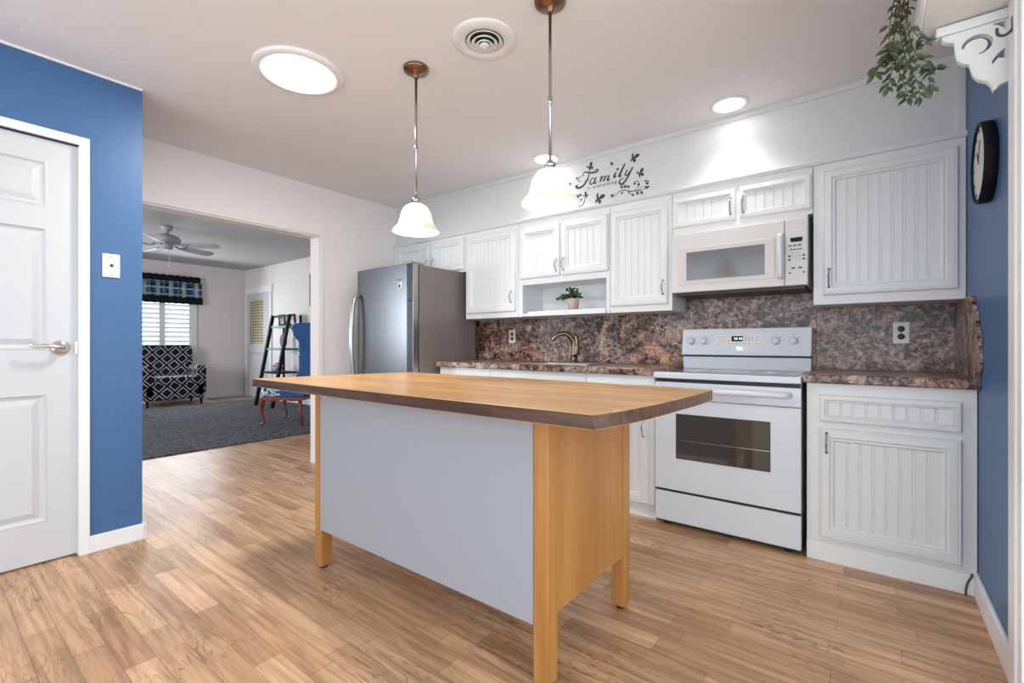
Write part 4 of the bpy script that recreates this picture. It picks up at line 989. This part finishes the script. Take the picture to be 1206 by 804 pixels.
# ladder shelf
r = root('ladder_shelf', (-8.06, 3.95, .014), 'black leaning ladder shelf with teal shelves by the entry door', 'shelf')
lx0, lx1 = -8.33, -7.75
for x in (lx0, lx1):
    b = B(); b.prism([(3.62, .015), (3.67, .015), (3.955, 1.55), (3.905, 1.55)], lambda u, v, t: (t, u, v), x, x+.045); mk('front_rail', b, 'black', r)
    mk('rear_post', B().box(x, x+.03, 4.11, 4.14, .015, 1.55), 'black', r)
for z, y0, m in ((1.33, 3.885, 'teal'), (.95, 3.81, 'teal'), (.56, 3.735, 'black')): mk('shelf_board', B().box(lx0+.046, (lx1-.001 if m == 'black' else lx1-.001), y0, 4.13, z, z+.035 if m == 'teal' else z+.025), m, r)
mk('top_rail', B().box(lx0+.046, lx1-.001, 3.92, 3.945, 1.51, 1.545), 'black', r)
def photo(x0, x1, y, z, label):
    r = root('picture_frame', ((x0+x1)/2, y, z), label, 'picture frame', 'picture frames on the ladder shelf')
    h_ = .20; b = B(); f_ = .034
    for a, c, d, e in ((x0, x1, z, z+f_), (x0, x1, z+h_-f_, z+h_), (x0, x0+f_, z+f_, z+h_-f_), (x1-f_, x1, z+f_, z+h_-f_)): b.box(a, c, y, y+.02, d, e)
    mk('frame', b, 'black', r); mk('photo', B().box(x0+f_, x1-f_, y+.008, y+.014, z+f_, z+h_-f_), 'rubyw', r)
photo(-8.25, -8.03, 4.00, 1.366, 'left black picture frame standing on the top ladder shelf'); photo(-7.96, -7.755, 4.03, 1.366, 'right black picture frame standing on the top ladder shelf')
b = B(); b.lathe([(0, -.02), (.06, -.022), (.12, -.008), (.125, 0), (.06, -.008), (0, -.01)], (-8.07, 4.0, 1.111), axis='Y', n=28)
M['wire'] = mat('grey_woven_plate', (.16, .17, .17), .6, var=.7, bscale=30)
tag(mk('decorative_plate', b, 'wire', origin=(-8.07, 4.0, .986)), 'round grey patterned plate on the middle ladder shelf', 'plate')
b = B(); b.lathe([(0, 0), (.05, 0), (.09, .03), (.095, .07), (.06, .11), (.035, .125), (.045, .15), (.04, .15), (0, .12)], (-8.02, 3.86, .586), n=24)
tag(mk('ginger_jar', b, 'floral'), 'squat blue and white jar on the low ladder shelf', 'jar')
# framed picture on the living room wall
r = root('picture_frame', (-7.35, DY-.01, 1.95), 'dark-framed picture hanging on the living room side wall', 'picture frame')
b = B()
for q in ((-7.63, -7.07, 1.70, 1.73), (-7.63, -7.07, 2.22, 2.25), (-7.63, -7.60, 1.73, 2.22), (-7.10, -7.07, 1.73, 2.22)): b.box(q[0], q[1], DY-.025, DY-.001, q[2], q[3])
mk('frame', b, 'black', r); mk('picture', B().box(-7.60, -7.10, DY-.012, DY-.002, 1.73, 2.22), 'lwall', r)
# wingback chair; local x = forward (toward the fireplace side), local y = width
ang = math.atan2(-.61, -.79)
ax, ay = (-6.11-6.457)/2, (2.72+3.284)/2
r = root('wingback_chair', (ax+.79*.25, ay+.61*.25, .018), 'blue wingback chair with floral front and cabriole legs', 'chair', rz=ang)
HW = .33; fw, bk = .27, -.27
def lm(name, bb, m, w=.0, parent=r): return mk(name, bb, m, parent, bevel=w, seg=3, world=False)
def cab(x, y, s):
    pts = smooth_pts([(x, y, .335), (x+.015*s, y, .27), (x+.022*s, y, .20), (x-.004*s, y, .10), (x-.008*s, y, .04), (x+.025*s, y, .026)], 4)
    return B().tube(pts, [.036-.022*min(1, i/14) for i in range(len(pts))], 8).ball((x+.02*s, y, .022), .02, sz=.8)
for y in (-HW+.03, HW-.03): lm('leg', cab(fw-.02, y, 1), 'chairwood')
for y in (-HW+.04, HW-.04): lm('leg', B().tube([(bk+.06, y, .335), (bk+.05, y, .16), (bk+.03, y, 0)], [.026, .02, .014], 8), 'chairwood')
b = B(); b.prism([(fw, .37), (fw, .33), (.12, .318), (0, .335), (-.12, .318), (bk, .33), (bk, .37)], lambda u, v, t: (u, t, v), -HW, HW); lm('seat_rail', b, 'chairwood', .008)
lm('seat', B().box(bk+.02, fw+.01, -HW+.01, HW-.01, .371, .50), 'floral', .035)
for sgn in (1, -1):
    bb = B()
    pl = [(.02, .372), (.03, .505), (-.06, .56), (-.17, .62), (-.215, .72), (-.22, 1.03), (-.20, 1.10), (-.145, 1.145), (-.13, 1.26), (-.16, 1.30), (-.40, 1.31), (-.50, 1.29), (-.46, .9), (-.27, .372)]
    bb.prism(pl, lambda u, v, t: (u, t, v), sgn*HW, sgn*(HW-.05)); wg = lm('wing', bb, 'chairblue', .008)
    wg['label'] = 'plain blue velvet outer side'
    edge = [(u, sgn*(HW-.025), v) for u, v in pl[:10]]
    mk('piping', B().tube(smooth_pts(edge, 3), .021, 8), 'floral', wg, world=False)
b = B(); b.prism([(-.20, .45), (-.30, 1.29), (-.46, 1.29), (-.44, .9), (-.30, .45)], lambda u, v, t: (u, t, v), -HW+.051, HW-.051); lm('backrest', b, 'floral', .02)
